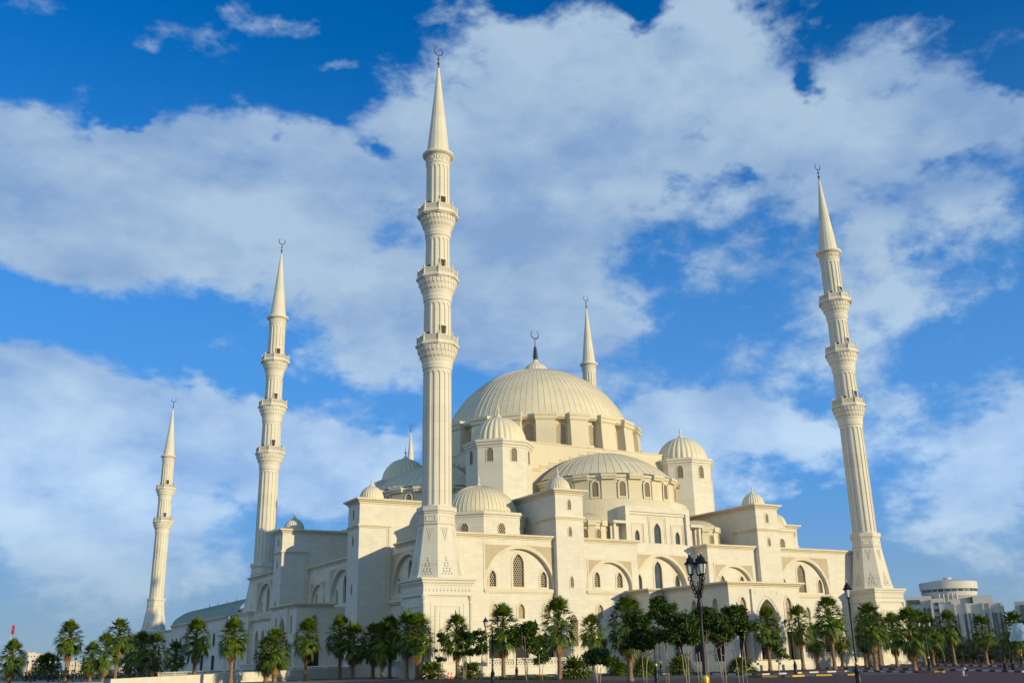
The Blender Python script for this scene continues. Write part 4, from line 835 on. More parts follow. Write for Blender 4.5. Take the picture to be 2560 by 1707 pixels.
palms = [
 (21, 1712, 1600, 'fan palm at the extreme left edge of the view', 0, dict(s=1.0)),
 (161, 1708, 1551, 'tall fan palm standing clear against the sky, second from the left edge', 1, dict(s=1.05)),
 (254, 1711, 1583, 'shorter bushy palm in front of the left cluster, close to the ground edge', 2, dict(s=.95)),
 (286, 1706, 1546, 'tallest palm of the left cluster, just right of the shorter bushy one', 3, dict(s=1.0)),
 (225, 1693, 1606, 'dark shaded palm behind the left cluster, on its left side', 1, dict(D=205, s=1.0)),
 (320, 1689, 1590, 'palm of the left cluster standing farther back, left of a lamp', 0, dict(D=215, s=1.15)),
 (347, 1689, 1580, 'back palm of the left cluster below the distant minaret base', 1, dict(D=200, s=1.15)),
 (380, 1707, 1582, 'palm mixed with a double lamp, in front of the distant minaret', 2, dict(s=1.0)),
 (434, 1690, 1603, 'dark narrow palm against the courtyard wing wall', 3, dict(D=210, s=1.0)),
 (483, 1707, 1547, 'full tall palm before the curved end of the courtyard wing', 0, dict(s=1.0)),
 (576, 1707, 1545, 'palm with a lantern post right behind it, left of the second minaret', 1, dict(s=.95)),
 (664, 1700, 1590, 'left palm of the pair in front of the shaded arches', 2, dict(Y=6, s=.9)),
 (686, 1701, 1570, 'right palm of the pair in front of the shaded arches, more upright', 3, dict(Y=3, s=1.0)),
 (763, 1693, 1546, 'lone palm before the shaded porch, dry orange fronds hanging', 0, dict(Y=8, s=.98)),
 (849, 1690, 1540, 'left palm of the pair before the near left wing tower', 1, dict(Y=11, s=1.0)),
 (880, 1691, 1558, 'right palm of the pair before the near left wing tower, lower', 2, dict(Y=7, s=1.0)),
 (932, 1687, 1558, 'palm in the shaded group of five, the leftmost of them', 3, dict(Y=8, s=1.0)),
 (955, 1692, 1554, 'palm in the shaded group of five with the thickest sunlit trunk', 0, dict(Y=1, s=1.0, tr=.26)),
 (974, 1687, 1540, 'palm in the shaded group of five with dry fronds on its right', 1, dict(Y=6, s=1.0)),
 (1016, 1686, 1528, 'tall palm left of the minaret pedestal corner, fourth of the group of five', 2, dict(Y=-4, s=1.02)),
 (1042, 1693, 1533, 'tall palm overlapping the minaret pedestal corner, last of the group of five', 3, dict(Y=-6, s=1.08)),
 (1143.5, 1694, 1534, 'sparse palm with upright fronds in front of the minaret pedestal', 0, dict(Y=-10, s=1.0)),
 (1259, 1697, 1513, 'palm behind the double lamp, in front of the large arched bay', 1, dict(s=1.02)),
 (1400, 1698, 1494, 'palm in front of the front wing tower with its tall screen window', 2, dict(s=1.02)),
 (1485, 1680, 1536, 'small distant palm close to the small arched bay wall', 3, dict(Y=-4, s=.95)),
 (1577, 1703, 1488, 'large palm left of the leafy trees, before the porch side wall', 0, dict(s=1.0)),
 (1926, 1670, 1518, 'palm standing in front of the great porch arch', 1, dict(Y=-24, s=.95)),
 (2009, 1672, 1513, 'palm at the right corner of the porch, behind a small double lamp', 2, dict(Y=-23, s=1.0)),
 (2044, 1656, 1560, 'short dark palm just right of the porch corner, close to the balustrade', 3, dict(Y=-6, s=.85)),
 (2088, 1673.6, 1488, 'tall slender palm in front of the right arched bay', 0, dict(s=1.05)),
 (2107, 1665, 1552, 'lower palm with dry fronds right behind the tall slender one', 1, dict(s=.95)),
 (2173, 1658, 1541, 'palm behind a denser pair, at the left foot of the right minaret', 2, dict(D=180, s=.95)),
 (2191, 1675, 1505, 'dense tall palm in front of the right minaret pedestal', 3, dict(s=1.05)),
 (2202, 1663, 1535, 'palm half hidden behind the dense one at the right minaret', 0, dict(s=.95)),
 (2244, 1666, 1533, 'palm with a skirt of dry fronds just right of the right minaret', 1, dict(s=1.05)),
 (2288, 1676, 1516, 'palm with a curved trunk right of the one with the dry skirt', 2, dict(s=1.05)),
 (2314, 1661, 1522, 'palm behind the far double lamp, left side', 3, dict(s=1.05)),
 (2335, 1663, 1536, 'palm behind the far double lamp, right side', 0, dict(s=1.05)),
 (2388, 1661, 1526, 'lone palm in front of the white offices, left one', 1, dict(s=.98)),
 (2469, 1662, 1536, 'lone palm in front of the white offices, right one with a leaning trunk', 2, dict(s=.9)),
 (2554, 1665, 1526, 'palm at the extreme right edge above the blue cloth', 3, dict(s=.95)),
]
for x, y, tp, lab, k, kw in palms: palm(x, y, tp, lab, k, **kw)
for i, (x, D, tp) in enumerate(((100, 300, 1636), (113, 300, 1632), (122, 305, 1634), (130, 310, 1638))): palm(x, 1695, tp, 'small distant palm in the dark row beside the low white houses', i, D=D, s=1.25, group='distant palms beside the low white houses')
# dwarf fan palms: crowns close to the ground
def dwarf(px, py, pt, label, s, k=0, D=None, Y=None):
    p, H = place(px, py, pt, Y, D); t = thing('dwarf_palm', label, 'bush', p, px % 6.28, 'bushy dwarf palms')
    b = MB(); b.tube([(0, 0, 0), (0, 0, .5)], [.25, .2], 8); b.build('trunk', TRUNK, t)
    rnd = random.Random(int(px)); g = MB()
    for i in range(60):
        az = i*2.4; el = R_(80-76*((i+.5)/60)+rnd.uniform(-8, 8)); frond(g, Vector((rnd.uniform(-.3, .3), rnd.uniform(-.3, .3), .35)), az, el, .95*s, 1.35*s, rnd, n=9, droop=.25, w=.08)
    o = g.build('crown', PALM, t); o.scale.z = H/(2.1*s+.35)
dwarf(1079, 1692, 1639, 'low spreading dwarf palm at the foot of the minaret pedestal', 1.25, Y=-8)
dwarf(1175, 1692, 1641, 'dwarf palm right of the sparse upright palm', 1.15, Y=-14)
dwarf(1439, 1697, 1622, 'big dark dwarf palm beside the wing tower palm trunk', 1.25, D=118)
dwarf(1855, 1684, 1627, 'fan shaped dwarf palm in front of the porch steps', 1.2, D=130)
dwarf(1702, 1684, 1625, 'dwarf palm in a terracotta pot under the leafy trees', 1.15, D=132)
dwarf(1612, 1690, 1628, 'dwarf palm left of the potted one, under the leafy trees', 1.1, D=125)
dwarf(1548, 1690, 1640, 'small dwarf palm behind the large palm trunk', .9, D=135)
# leafy young trees
def leafball(b, rnd, c, rx, rz, n, s=.2):
    for i in range(n):
        while True:
            q = Vector((rnd.uniform(-1, 1), rnd.uniform(-1, 1), rnd.uniform(-1, 1)))
            if q.length < 1 and q.length > .25: break
        p = c+Vector((q.x*rx, q.y*rx, q.z*rz)); a = Vector((rnd.gauss(0, 1), rnd.gauss(0, 1), rnd.gauss(-.35, .6))).normalized(); w = a.cross(Vector((rnd.gauss(0, .6), rnd.gauss(0, .6), 1))).normalized()*s*.24; l = s*rnd.uniform(.7, 1.25)
        b.add([p, p+a*l*.45+w, p+a*l, p+a*l*.45-w], [(0, 1, 2, 3)])
def tree(px, py, pt, label, w, crownpx, D, seed, stems=3, dens=1.0, low=.45):
    """w: crown half width in metres; crownpx: image height of the crown's underside"""
    p, H = place(px, py, pt, D=D); _, Hb = place(px, py, crownpx, D=D); rnd = random.Random(seed)
    t = thing('leafy_tree', label, 'tree', p, 0, 'young leafy trees in front of the mosque'); tr = MB(); g = MB(); ch = H-Hb
    for k in range(stems):
        a = rnd.uniform(0, 6.28); bx, by = .18*math.cos(a), .18*math.sin(a); pts = [(bx, by, 0)]; zt = Hb+ch*.55
        for j in range(1, 7): f = j/6; sp = w*.55*f*f; pts.append((bx+sp*math.cos(a)+rnd.uniform(-.06, .06), by+sp*math.sin(a)+rnd.uniform(-.06, .06), zt*f))
        tr.tube(pts, [.045*(1-.65*j/6) for j in range(7)], 6)
        for q in range(4):
            j = rnd.randint(3, 5); a2 = a+rnd.uniform(-1.4, 1.4); r2 = w*rnd.uniform(.4, .85); e = Vector(pts[j])+Vector((r2*math.cos(a2), r2*math.sin(a2), ch*rnd.uniform(.1, .4))); tr.tube([pts[j], (Vector(pts[j])+e)/2+Vector((0, 0, -.08)), e], [.025, .018, .008], 4)
    w *= 1.15; nb = int(19*dens)+4
    for i in range(nb):
        a = rnd.uniform(0, 6.28); f = rnd.uniform(0, 1); z = Hb+ch*(.12+.76*f); rr = w*(1-.55*max(0, f-.35)/.65)*math.sqrt(rnd.uniform(.02, 1))*.72; s_ = rnd.choice((.15, .2, .28, .36))*w; rr *= 1.25 if s_ < .25*w else 1
        leafball(g, rnd, Vector((rr*math.cos(a), rr*math.sin(a), z)), s_, min(s_*.75, ch*.2), int(150*dens*(s_/.5)**1.5)+30, .33+.05*(D > 100))
    leafball(g, rnd, Vector((rnd.uniform(-.2, .2)*w, 0, H-ch*.12)), .22*w, ch*.12, 60, .2)
    tr.build('trunk', BARK, t); g.build('crown', LEAF, t)
TL = [
 (1103, 1692, 1568, 'slim leafy tree between the pedestal corner and the sparse palm', .8, 1660, 135, 2, .7),
 (1160, 1694, 1556, 'leafy tree mixed with the sparse palm, glossy dark leaves', 1.25, 1645, 128, 3, .9),
 (1196, 1707, 1566, 'leafy tree on a thin pale stem left of the double lamp', 1.05, 1645, 92, 2, .8),
 (1316, 1707, 1551, 'broad leafy tree on thin stems left of the wing tower palm', 1.75, 1634, 95, 3, 1.1),
 (1352, 1698, 1585, 'low leafy tree filling the gap left of the wing tower palm', 1.1, 1660, 112, 2, .9),
 (1498, 1705, 1617, 'low bushy tree on slim stems before the small arched bay', 1.6, 1662, 96, 4, 1.0),
 (1612, 1707, 1520, 'leafy tree right of the large palm, sprawling', 2.0, 1630, 92, 3, 1.2),
 (1668, 1707, 1483, 'tallest leafy tree with a narrow top, left of the big lantern', 1.35, 1612, 80, 3, 1.2),
 (1720, 1707, 1520, 'leafy tree directly behind the big lantern post', 1.35, 1612, 78, 3, 1.2),
 (1772, 1707, 1512, 'dense leafy tree just right of the big lantern post', 1.5, 1610, 84, 3, 1.3),
 (1810, 1707, 1530, 'leafy tree with a leaning pale stem before the porch corner', 1.2, 1604, 80, 2, 1.1),
 (1853, 1707, 1511, 'leafy tree before the porch left window, branches spreading', 1.75, 1594, 86, 2, 1.2),
 (1945, 1687, 1578, 'sparse young tree before the great porch arch', 1.15, 1655, 108, 2, .35),
]
for i, (x, y, tp, lab, w, cp, D, st, de) in enumerate(TL): tree(x, y, tp, lab, w, cp, D, 50+i, st, de)
# date palms in the dark grove on the right and beside the pedestal
def date_crown(seed):
    rnd = random.Random(seed); g = MB()
    for i in range(34):
        az = i*2.4; el0 = R_(75-85*((i+.5)/34)); L = rnd.uniform(2.3, 3.0); p = Vector((0, 0, 0)); d = Vector((math.cos(el0)*math.sin(az), math.cos(el0)*math.cos(az), math.sin(el0))); pts = [p.copy()]
        for j in range(9): p = p+d*L/9; d = (d-Vector((0, 0, .13))).normalized(); pts.append(p.copy())
        g.tube(pts, .02, 3, False, False)
        for j in range(1, 10):
            dd = (pts[j]-pts[j-1]).normalized(); sd = dd.cross(Vector((0, 0, 1))).normalized()
            for e in (-1, 1):
                for q in (0, .5): o = pts[j-1].lerp(pts[j], q); tip = o+(sd*e*.8+dd*.5-Vector((0, 0, .25))).normalized()*.5; g.add([o-dd*.03, o+dd*.03, tip], [(0, 1, 2)])
    return mesh_of(g, 'crown', DATE)
DC = [date_crown(i) for i in range(2)]
def date(px, D, pt, label, k, sc=1.0):
    p, H = place(px, 1660, pt, D=D); t = thing('date_palm', label, 'palm tree', p, px % 6, 'dark date palms'); hc = max(.8, H-1.7*sc); b = MB(); b.tube([(0, 0, 0), (0, 0, hc*.5), (0, 0, hc)], [.3, .24, .24], 8); b.build('trunk', TRUNK, t)
    o = bpy.data.objects.new('crown', DC[k % 2]); C.objects.link(o); o.parent = t; o.location = (0, 0, hc); o.scale = (sc,)*3
date(2165, 175, 1600, 'grey green date palm low in front of the right minaret pedestal', 0)
for i, (x, D, tp) in enumerate(((2345, 225, 1606), (2362, 215, 1600), (2385, 235, 1592), (2408, 225, 1590), (2428, 240, 1596), (2446, 220, 1604), (2466, 235, 1596), (2486, 225, 1592), (2505, 240, 1590), (2526, 225, 1594), (2548, 235, 1600), (2395, 205, 1612), (2438, 205, 1615), (2480, 200, 1612), (2520, 205, 1610))):
    date(x, D, tp, 'dark date palm in the dense shaded grove before the white offices', i, 1.35)
b = MB(); rnd = random.Random(5)
for i in range(24): x = 2330+i*10.5; p = atd(x, 1655, 245); leafball(b, rnd, Vector((p.x, p.y, 1.2)), 2.6, 2.2, 230, .7)
o = b.build('hedge', DATE); o['label'] = 'dark hedge closing the grove behind the right hand palms'; o['category'] = 'hedge'
b = MB()
for i in range(22): x = 40+i*17; p = atd(x, 1690, 262+8*math.sin(i)); leafball(b, rnd, Vector((p.x, p.y, .3)), 3.2, 1.5, 130, .7)
o = b.build('scrub', SCRUB); o['kind'] = 'stuff'; o['label'] = 'dry scrub on the bank behind the left palms'; o['category'] = 'scrub'
b = MB()
for i in range(30): p = at(1195+i*6.4, 1698+1.0*math.sin(i)); leafball(b, rnd, Vector((p.x, p.y, -.32)), .9, .28, 60, .22)
o = b.build('ground_cover', LEAF); o['kind'] = 'stuff'; o['label'] = 'low green ground cover along the kerb'; o['category'] = 'ground cover'
# ------------------------------------------------------------------ street lamps
def lantern(par, x, y, z, s=1.0):
    b = MB(); b.lathe([(.05*s, z), (.12*s, z+.04*s), (.14*s, z+.08*s)], 6, x, y, smooth=False); b.lathe([(.24*s, z+.5*s), (.3*s, z+.52*s), (.2*s, z+.62*s), (.16*s, z+.66*s), (.17*s, z+.74*s), (.06*s, z+.84*s), (.03*s, z+.95*s)], 8, x, y, smooth=False, capb=True)
    for k in range(6):
        a = PI/3*k; b.tube([(x+.13*s*math.sin(a), y-.13*s*math.cos(a), z+.08*s), (x+.22*s*math.sin(a), y-.22*s*math.cos(a), z+.52*s)], .012*s, 4, False)
    o = b.build('lantern', IRON, par); b = MB(); b.lathe([(.115*s, z+.08*s), (.2*s, z+.5*s)], 6, x, y, smooth=False); b.build('lantern_glass', LGLASS, o)
    b = MB(); b.lathe([(.025*s, z+.93*s), (.035*s, z+.98*s), (.005, z+1.06*s)], 6, x, y); b.lathe([(.03*s, z+.1*s), (.035*s, z+.25*s), (.01, z+.36*s)], 6, x, y); b.build('gilt_tip', GOLD, o)
def lamp(px, py, label, H=6.1, D=None, heads=2, rz=0.0, s=1.0, Y=None):
    p, _ = place(px, py, 1500, Y, D); t = thing('street_lamp', label, 'street lamp', p, rz, 'black iron street lamps')
    b = MB(); hp = H-(1.0 if heads == 1 else .9)*s
    b.lathe([(.24, 0), (.24, .15), (.2, .2), (.2, 1.0), (.22, 1.05), (.14, 1.2), (.1, 1.35), (.13, 1.45), (.085, 1.6), (.075, hp*.8), (.06, hp-.35), (.1, hp-.3), (.06, hp-.2), (.09, hp), (.03, hp+.05)], 10, 0, 0); b.build('post', IRON, t)
    b = MB(); b.lathe([(.14, 1.44), (.15, 1.5), (.1, 1.62)], 10); b.build('gilt_collar', GOLD, t)
    if heads == 1: lantern(t, 0, 0, hp-.02, s)
    else:
        for e in (-1, 1):
            b = MB(); ex = .62*s; pts = [(0, 0, hp-.55*s)]+[(e*ex*(.5-.5*math.cos(PI*i/7)), 0, hp-.55*s-.16*s*math.sin(PI*i/7)) for i in range(1, 8)]+[(e*ex*1.05, 0, hp-.3*s), (e*ex, 0, hp-.02)]
            b.tube(pts, .03*s, 5); b.tube([(e*.1*s+e*.12*s*math.cos(q*.9), 0, hp-.3*s+.12*s*math.sin(q*.9)) for q in range(7)], .018*s, 4); b.build('arm', IRON, t); lantern(t, e*ex, 0, hp, s)
        b = MB(); b.lathe([(.05, hp), (.04, hp+.1), (.06, hp+.16), (.01, hp+.3)], 8); b.build('gilt_tip', GOLD, t)
lamp(1232, 1712, 'double lantern street lamp before the large arched bay, left of the wing tower', 6.1, rz=-.52)
lamp(1292, 1695, 'street lamp post with its head hidden in the broad leafy tree', 5.2, heads=1)
lamp(1642, 1704, 'street lamp post hidden behind the leafy trees, closest to the large palm', 5.2, heads=1)
lamp(1653, 1682, 'thinner street lamp post farther back between the leafy trees', 5.2, heads=1)
lamp(1990, 1685, 'small double lantern lamp at the right corner of the porch', 6.1, rz=-.52)
lamp(2326, 1676, 'double lantern lamp among the palms right of the right minaret', 5.9, rz=-.5)
lamp(2557, 1665, 'lamp post at the extreme right edge beside the two walking people', 4.0, heads=1)
lamp(390, 1706, 'double lantern lamp in front of the distant minaret, among palms', 6.1, D=158, rz=-.52)
lamp(583, 1702, 'double lantern lamp behind a palm before the courtyard wing', 6.3, D=160, rz=-.52)
lamp(2149, 1722, 'single lantern lamp with a leaning look, cut by the bottom edge on the right', 7.0, D=74, heads=1, s=1.2)
# the close lantern with four heads in a cluster
p, _ = place(1771, 1790, 1400, D=37); t = thing('street_lamp', 'largest and closest street lamp, a cluster of lanterns on an ornate head', 'street lamp', p, -.2, 'black iron street lamps')
top = atd(1735, 1379, 37).z+.5; hp = top-1.55
b = MB(); b.lathe([(.2, 0), (.2, .9), (.13, 1.05), (.085, 1.25), (.075, 2.2), (.055, hp-1.0), (.075, hp-.5), (.115, hp-.4), (.115, hp-.3), (.06, hp-.1), (.1, hp), (.05, hp+.12), (.03, hp+.5)], 14); b.build('post', IRON, t)
b = MB(); b.lathe([(.1, 1.2), (.15, 1.28), (.12, 1.36), (.15, 1.44), (.09, 1.56)], 12); b.build('gilt_collar', GOLD, t)
for k in range(3):
    a = k*2*PI/3+.25; ex = .25; X, Y = ex*math.sin(a), -ex*math.cos(a); b = MB()
    b.tube([(X*f*(1.5-.5*f), Y*f*(1.5-.5*f), hp-.05+.6*f+.2*f*f) for f in [i/9 for i in range(10)]], .034, 6)
    for q in range(5): cx_, cz = .35+.2*q, hp+.0+.15*q; b.tube([(X*cx_+X/ex*.07*math.cos(w), Y*cx_+Y/ex*.07*math.cos(w), cz+.075*math.sin(w)) for w in [i*.8 for i in range(9)]], .022, 4)
    b.build('arm', IRON, t); lantern(t, X, Y, hp+.7, .8)
for k, (x, D) in enumerate(((64, 240), (76, 225), (86, 235), (120, 215), (133, 218), (148, 205), (168, 210), (184, 200), (204, 205), (224, 206))):
    lamp(x, 1700, 'thin distant lamp post on the left, one of a scattered row', 4.3, D=D, heads=1)
# ------------------------------------------------------------------ far buildings
def bbox_px(b, xl, xr, yt, D, z0=-1, dep=20, ztop=None):
    a = atd(xl, yt, D); c = atd(xr, yt, D); zt = ztop if ztop is not None else (a.z+c.z)/2; v = atd((xl+xr)/2, yt, D)-CAM; n = Vector((v.x, v.y, 0)).normalized()*dep
    b.prism([(a.x, a.y), (c.x, c.y), (c.x+n.x, c.y+n.y), (a.x+n.x, a.y+n.y)], z0, zt); return a, c, zt
WHITE = simple('white_render', (.56, .53, .46), .8, 0, (.48, .46, .4), .12)
GREYR = simple('grey_render', (.42, .42, .39), .8, 0, (.36, .36, .34), .2)
c0 = atd(2370, 1660, 350); O = thing('office_building', 'white office complex with a round rooftop hall and dark vertical window strips', 'building', (c0.x, c0.y, -.5))
def fin(o):
    for x in [q for q in bpy.data.objects if q.parent == o]: x.matrix_parent_inverse = Matrix.Translation(-Vector(o.location))
b = MB(); bbox_px(b, 2262, 2328, 1490, 352, dep=30); bbox_px(b, 2326, 2358, 1495, 346, dep=30); bbox_px(b, 2352, 2508, 1507, 340, dep=40); bbox_px(b, 2376, 2400, 1499, 344, dep=20); bbox_px(b, 2430, 2480, 1487, 356, dep=16, z0=10); bbox_px(b, 2320, 2400, 1497, 360, dep=22, z0=8)
for x in (2326, 2346, 2383, 2412, 2454, 2470, 2500): bbox_px(b, x, x+5, 1506, 339.2, dep=2)
b.build('wall', WHITE, O)
for x in (2387.5, 2407, 2416, 2429, 2461, 2477, 2485, 2496): b = MB(); bbox_px(b, x, x+5.5, 1518, 339.6, dep=.6, ztop=12.4, z0=-1); b.build('window_strip', GLASS, O)
for i, y in enumerate((1505, 1521, 1539, 1556)):
    b = MB(); bbox_px(b, 2336, 2351, y, 345.6, dep=.6, z0=atd(2340, y+7, 345).z); b.build('window', GLASS, O)
b = MB(); bbox_px(b, 2268, 2299, 1499, 351.6, dep=.8, z0=atd(2280, 1509, 351).z); b.build('window', GLASS, O)
for x in (2308, 2318): b = MB(); bbox_px(b, x, x+6, 1519, 351.6, dep=.6, z0=4); b.build('window', GLASS, O)
rc = atd(2371, 1470, 366); b = MB(); R = 8.9; zt = atd(2371, 1456, 366).z
b.lathe([(R*.78, 9), (R*.8, zt-5.6), (R*.93, zt-4.4), (R*.98, zt-3.2), (R*.96, zt-3.2), (R*.96, zt-2.3), (R, zt-2.3), (R*1.01, zt), (R*.9, zt+.1), (R*.4, zt+.9), (R*.15, zt+1.1), (R*.15, zt+1.6), (.1, zt+1.7)], 56, rc.x, rc.y, smooth=False); ro = b.build('round_hall', WHITE, O)
for k in range(26):
    F = radial(rc.x, rc.y, R*.97, 2*PI*k/26); b = MB(); b.fbox(F, -.8, .8, zt-3.15, zt-2.35, -.04, .3); b.build('window', GLASS, ro)
for k in range(5): b = MB(); v = atd(2346+k*11.0, 1480, 355.5); b.box(v.x-.25, v.x+.25, v.y-.25, v.y+.25, 9, 19.3); b.build('screen_post', GREYR, O)
fin(O)
o = thing('distant_block', 'pale building cut by the right edge behind the blue cloth palm', 'building', atd(2548, 1600, 330)); b = MB(); bbox_px(b, 2534, 2600, 1502, 330, dep=25); b.build('wall', GREYR, o)
for x in (2549, 2557): b = MB(); bbox_px(b, x, x+5, 1511, 329.6, dep=.8, z0=4); b.build('window', GLASS, o)
fin(o)
HL = ['white distant house with a stepped roof at the far left, tallest of its row', 'long flat white distant house right of the stepped one', 'low cream distant house behind the lamp posts, left of the palm cluster', 'distant house with an orange tiled roof between the far left houses', 'beige distant house seen under the palm cluster crowns', 'long tan distant wall house below the white ones']
for i, (xl, xr, yt, D, m) in enumerate(((48, 72, 1625, 500, WHITE), (68, 112, 1633, 510, WHITE), (170, 215, 1655, 480, simple('tan_render', (.5, .42, .3), .8)), (80, 96, 1652, 470, GREYR), (292, 330, 1652, 470, WHITE), (60, 118, 1676, 440, simple('ochre_render', (.4, .3, .18), .8)))):
    o = thing('distant_house', HL[i], 'house', atd((xl+xr)/2, 1690, D)); b = MB(); a, c_, zt = bbox_px(b, xl, xr, yt, D, z0=-3, dep=15); bbox_px(b, xl+2, (xl+xr)/2, yt-3, D+3, z0=-3, dep=8); b.build('wall', m, o)
    for k in range(5): b = MB(); x = xl+3+(xr-xl-6)*k/5; bbox_px(b, x, x+1.8, yt+5+(k % 2)*1.0, D-.3, dep=.5, z0=atd(x, yt+8+(k % 2), D).z); b.build('window', DARK, o)
    if i == 3: b = MB(); bbox_px(b, xl-1, xr+1, yt-3, D-1, dep=17, z0=zt); b.build('roof', simple('orange_tiles', (.5, .18, .08), .7), o)
    fin(o)
p = atd(16, 1700, 420); o = thing('radio_mast', 'thin red and white lattice mast at the far left skyline', 'mast', p); H = atd(20, 1562, 420).z-p.z
for k in range(6):
    b = MB(); z0, z1 = H*k/6, H*(k+1)/6
    for e, f in ((-1, -1), (1, -1), (0, 1)): b.tube([(e*.8*(1-.6*z0/H), f*.7*(1-.6*z0/H), z0), (e*.8*(1-.6*z1/H), f*.7*(1-.6*z1/H), z1)], .16, 4)
    for q in range(5): za = z0+(z1-z0)*q/5; w = .8*(1-.6*za/H); b.tube([(-w, -w, za), (w, -w, za+(z1-z0)/5)], .1, 3)
    b.build('mast_section', simple('mast_paint', (.5, .08, .05) if k % 2 else (.6, .6, .58), .6), o)
# ------------------------------------------------------------------ people and small things
def person(px, py, label, ph, H=1.66):
    p = at(px, py); t = thing('person', label, 'person', p, R_(200)+ph*.2); rnd = random.Random(ph)
    me = bpy.data.meshes.new('body'); J = [(0, 0, .93), (0, .01, 1.15), (0, .015, 1.36), (0, .0, 1.46), (0, -.02, 1.56), (0, -.02, 1.64),
        (-.17, 0, 1.38), (-.24, .03, 1.12), (-.2, -.08, .9), (-.19, -.13, .82), (.17, 0, 1.38), (.24, .04, 1.12), (.22, -.02, .88), (.22, -.05, .8),
        (-.09, 0, .88), (-.1, -.06, .48), (-.1, .02+.1*ph, .08), (-.1, -.12+.1*ph, .03), (.09, 0, .88), (.1, -.02, .48), (.1, .12-.1*ph, .08), (.1, -.03-.1*ph, .03)]
    E = [(0, 1), (1, 2), (2, 3), (3, 4), (4, 5), (2, 6), (6, 7), (7, 8), (8, 9), (2, 10), (10, 11), (11, 12), (12, 13), (0, 14), (14, 15), (15, 16), (16, 17), (0, 18), (18, 19), (19, 20), (20, 21)]
    rad = [.15, .14, .15, .055, .09, .08, .07, .05, .038, .03, .07, .05, .038, .03, .09, .065, .045, .035, .09, .065, .045, .035]
    me.from_pydata([(x*H/1.7, y*H/1.7, z*H/1.7) for x, y, z in J], E, []); o = bpy.data.objects.new('body', me); C.objects.link(o); o.parent = t
    md = o.modifiers.new('skin', 'SKIN'); ly = me.skin_vertices[0] if me.skin_vertices else None
    if ly is None:
        bm = bmesh.new(); bm.from_mesh(me); bm.verts.layers.skin.verify(); bm.to_mesh(me); bm.free(); ly = me.skin_vertices[0]
    for v, r in zip(ly.data, rad): v.radius = (r, r*.85)
    ly.data[0].use_root = True; o.modifiers.new('sub', 'SUBSURF').render_levels = 2; me.materials.append(simple('skin', (.35, .2, .13), .6))
    n = 26; prof = [(.25, .02), (.23, .3), (.2, .7), (.17, .98), (.18, 1.2), (.23, 1.36), (.15, 1.45), (.07, 1.5)]
    b = MB(); b.lathe([(r, z*H/1.7) for r, z in prof], n, rf=lambda i, z: 1+.07*math.sin(i*2.2+z*3)*(1.3-z)); b.build('black_robe', CLOTH, t)
    for e in (-1, 1): b = MB(); b.tube([(e*.17, 0, 1.37), (e*.27, .03, 1.12), (e*.22, -.1, .92)], [.09, .085, .11], 8); b.build('sleeve', CLOTH, t)
    b = MB(); b.lathe([(.2, 1.32), (.15, 1.44), (.115, 1.5), (.125, 1.6), (.1, 1.69), (.04, 1.73)], 14, 0, .02); b.build('headscarf', CLOTH, t)
CLOTH = simple('black_cloth', (.012, .012, .014), .85)
person(2515, 1675.5, 'person in a long black robe walking at the right, left one of two', 0)
person(2536, 1676, 'person in a long black robe walking at the right, right one of two', 1, 1.6)
CONE = simple('orange_cone', (.75, .10, .03), .6)
for i, (x, y, lab) in enumerate(((1121, 1681, 'orange traffic cone by the pedestal, left one of a pair'), (1129, 1681, 'orange traffic cone by the pedestal, right one of a pair'), (1199, 1681, 'orange traffic cone half hidden behind the dwarf palm'))):
    p, _ = place(x, y, 1660, D=141); t = thing('traffic_cone', lab, 'traffic cone', p, 0, 'orange traffic cones'); b = MB(); b.lathe([(.17, .05), (.13, .3), (.1, .5), (.04, .85)], 14, capt=True); b.box(-.24, .24, -.24, .24, 0, .05); b.build('cone', CONE, t)
    b = MB(); b.lathe([(.137, .32), (.113, .47)], 14); b.build('white_band', simple('white_reflective', (.8, .8, .8), .4), t)
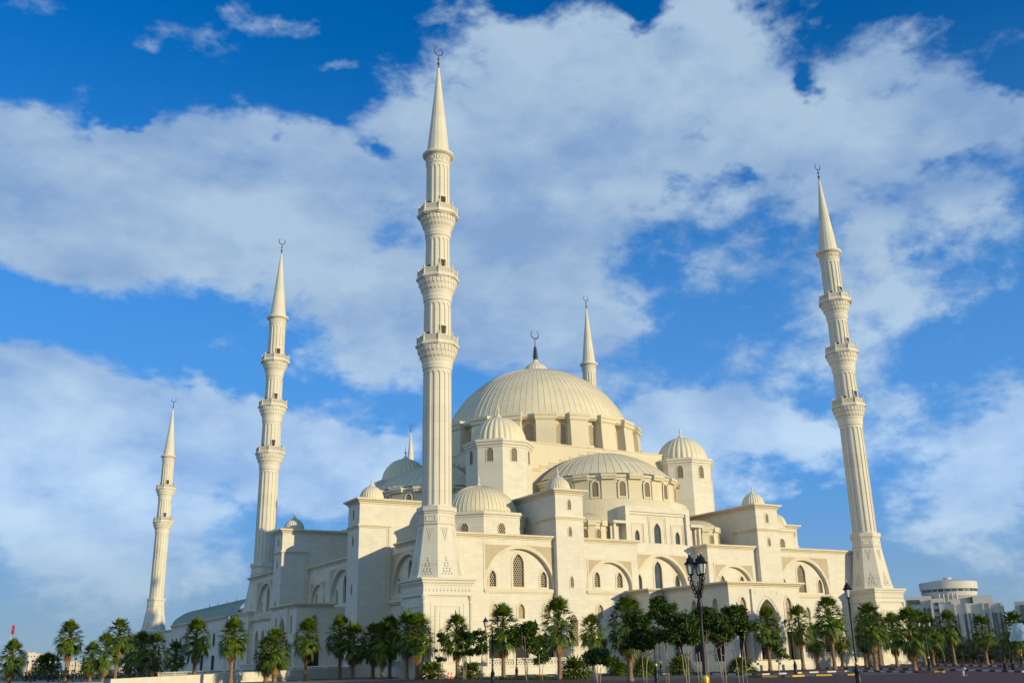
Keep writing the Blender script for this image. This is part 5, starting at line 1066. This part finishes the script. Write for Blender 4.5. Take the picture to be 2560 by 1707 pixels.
p = at(2409, 1688); o = thing('vent_pipe', 'white goose neck vent pipe rising from the pavement on the right', 'pipe', p, 1.1); b = MB(); b.tube([(0, 0, 0), (0, 0, .35), (-.04, 0, .5), (-.16, 0, .6), (-.32, 0, .64), (-.46, 0, .6)], .1, 12, cap=True); b.build('pipe', WHITE, o); b = MB(); b.box(-.3, .3, -.3, .3, 0, .03); b.build('base_plate', CONC, o)
p, _ = place(1710, 1684, 1620, D=131.5); o = thing('flower_pot', 'terracotta pot at the foot of a dwarf palm under the trees', 'pot', p); b = MB(); b.lathe([(.28, 0), (.42, .5), (.48, .52), (.48, .62), (.4, .62)], 18); b.build('pot', simple('terracotta', (.45, .16, .07), .8), o); b = MB(); b.lathe([(.41, .56), (.01, .57)], 18); b.build('soil', DARK, o)
# blue cloth hung on the palm at the right edge
p = atd(2547, 1572, 150); o = MB(); vs = []; fs = []; n = 28
for j in range(7):
    for i in range(n):
        a = 2*PI*i/n; r = (.5+.14*j)*(1+.06*math.sin(5*a+j)); vs.append((p.x+r*math.sin(a), p.y-r*math.cos(a), p.z+.75-.045*j*j-.1*j+.07*math.sin(7*a)*(j > 2)))
for j in range(6):
    for i in range(n): k = (i+1) % n; fs.append((j*n+i, j*n+k, (j+1)*n+k, (j+1)*n+i))
o.add(vs, fs, True); q = o.build('blue_canopy', sheer_mat('pale_blue_cloth', (.34, .5, .6), .62)); q['label'] = 'pale blue cloth canopy hanging under the palm at the right edge'; q['category'] = 'canopy'
# stakes beside the young trees
for i, (x, D, h) in enumerate(((1196, 91, 3.2), (1340, 94, 2.6), (1735, 79, 2.4), (1742, 79, 2.5), (1797, 79, 2.8), (1857, 85, 3.0), (1485, 95, 2.2))):
    p, _ = place(x, 1707, 1500, D=D); b = MB(); b.tube([(p.x+.3, p.y-.2, -.5), (p.x+.28, p.y-.2, -.5+h)], .035, 6); q = b.build('tree_stake', BARK)
    q['label'] = ['tree stake left of the double lantern lamp', 'tree stake under the broad leafy tree', 'left tree stake of the pair beside the big lantern post', 'right tree stake of the pair beside the big lantern post', 'leaning tree stake right of the big lantern post', 'tree stake before the porch left window', 'tree stake under the low bushy tree'][i]; q['category'] = 'stake'; q['group'] = 'tree stakes'
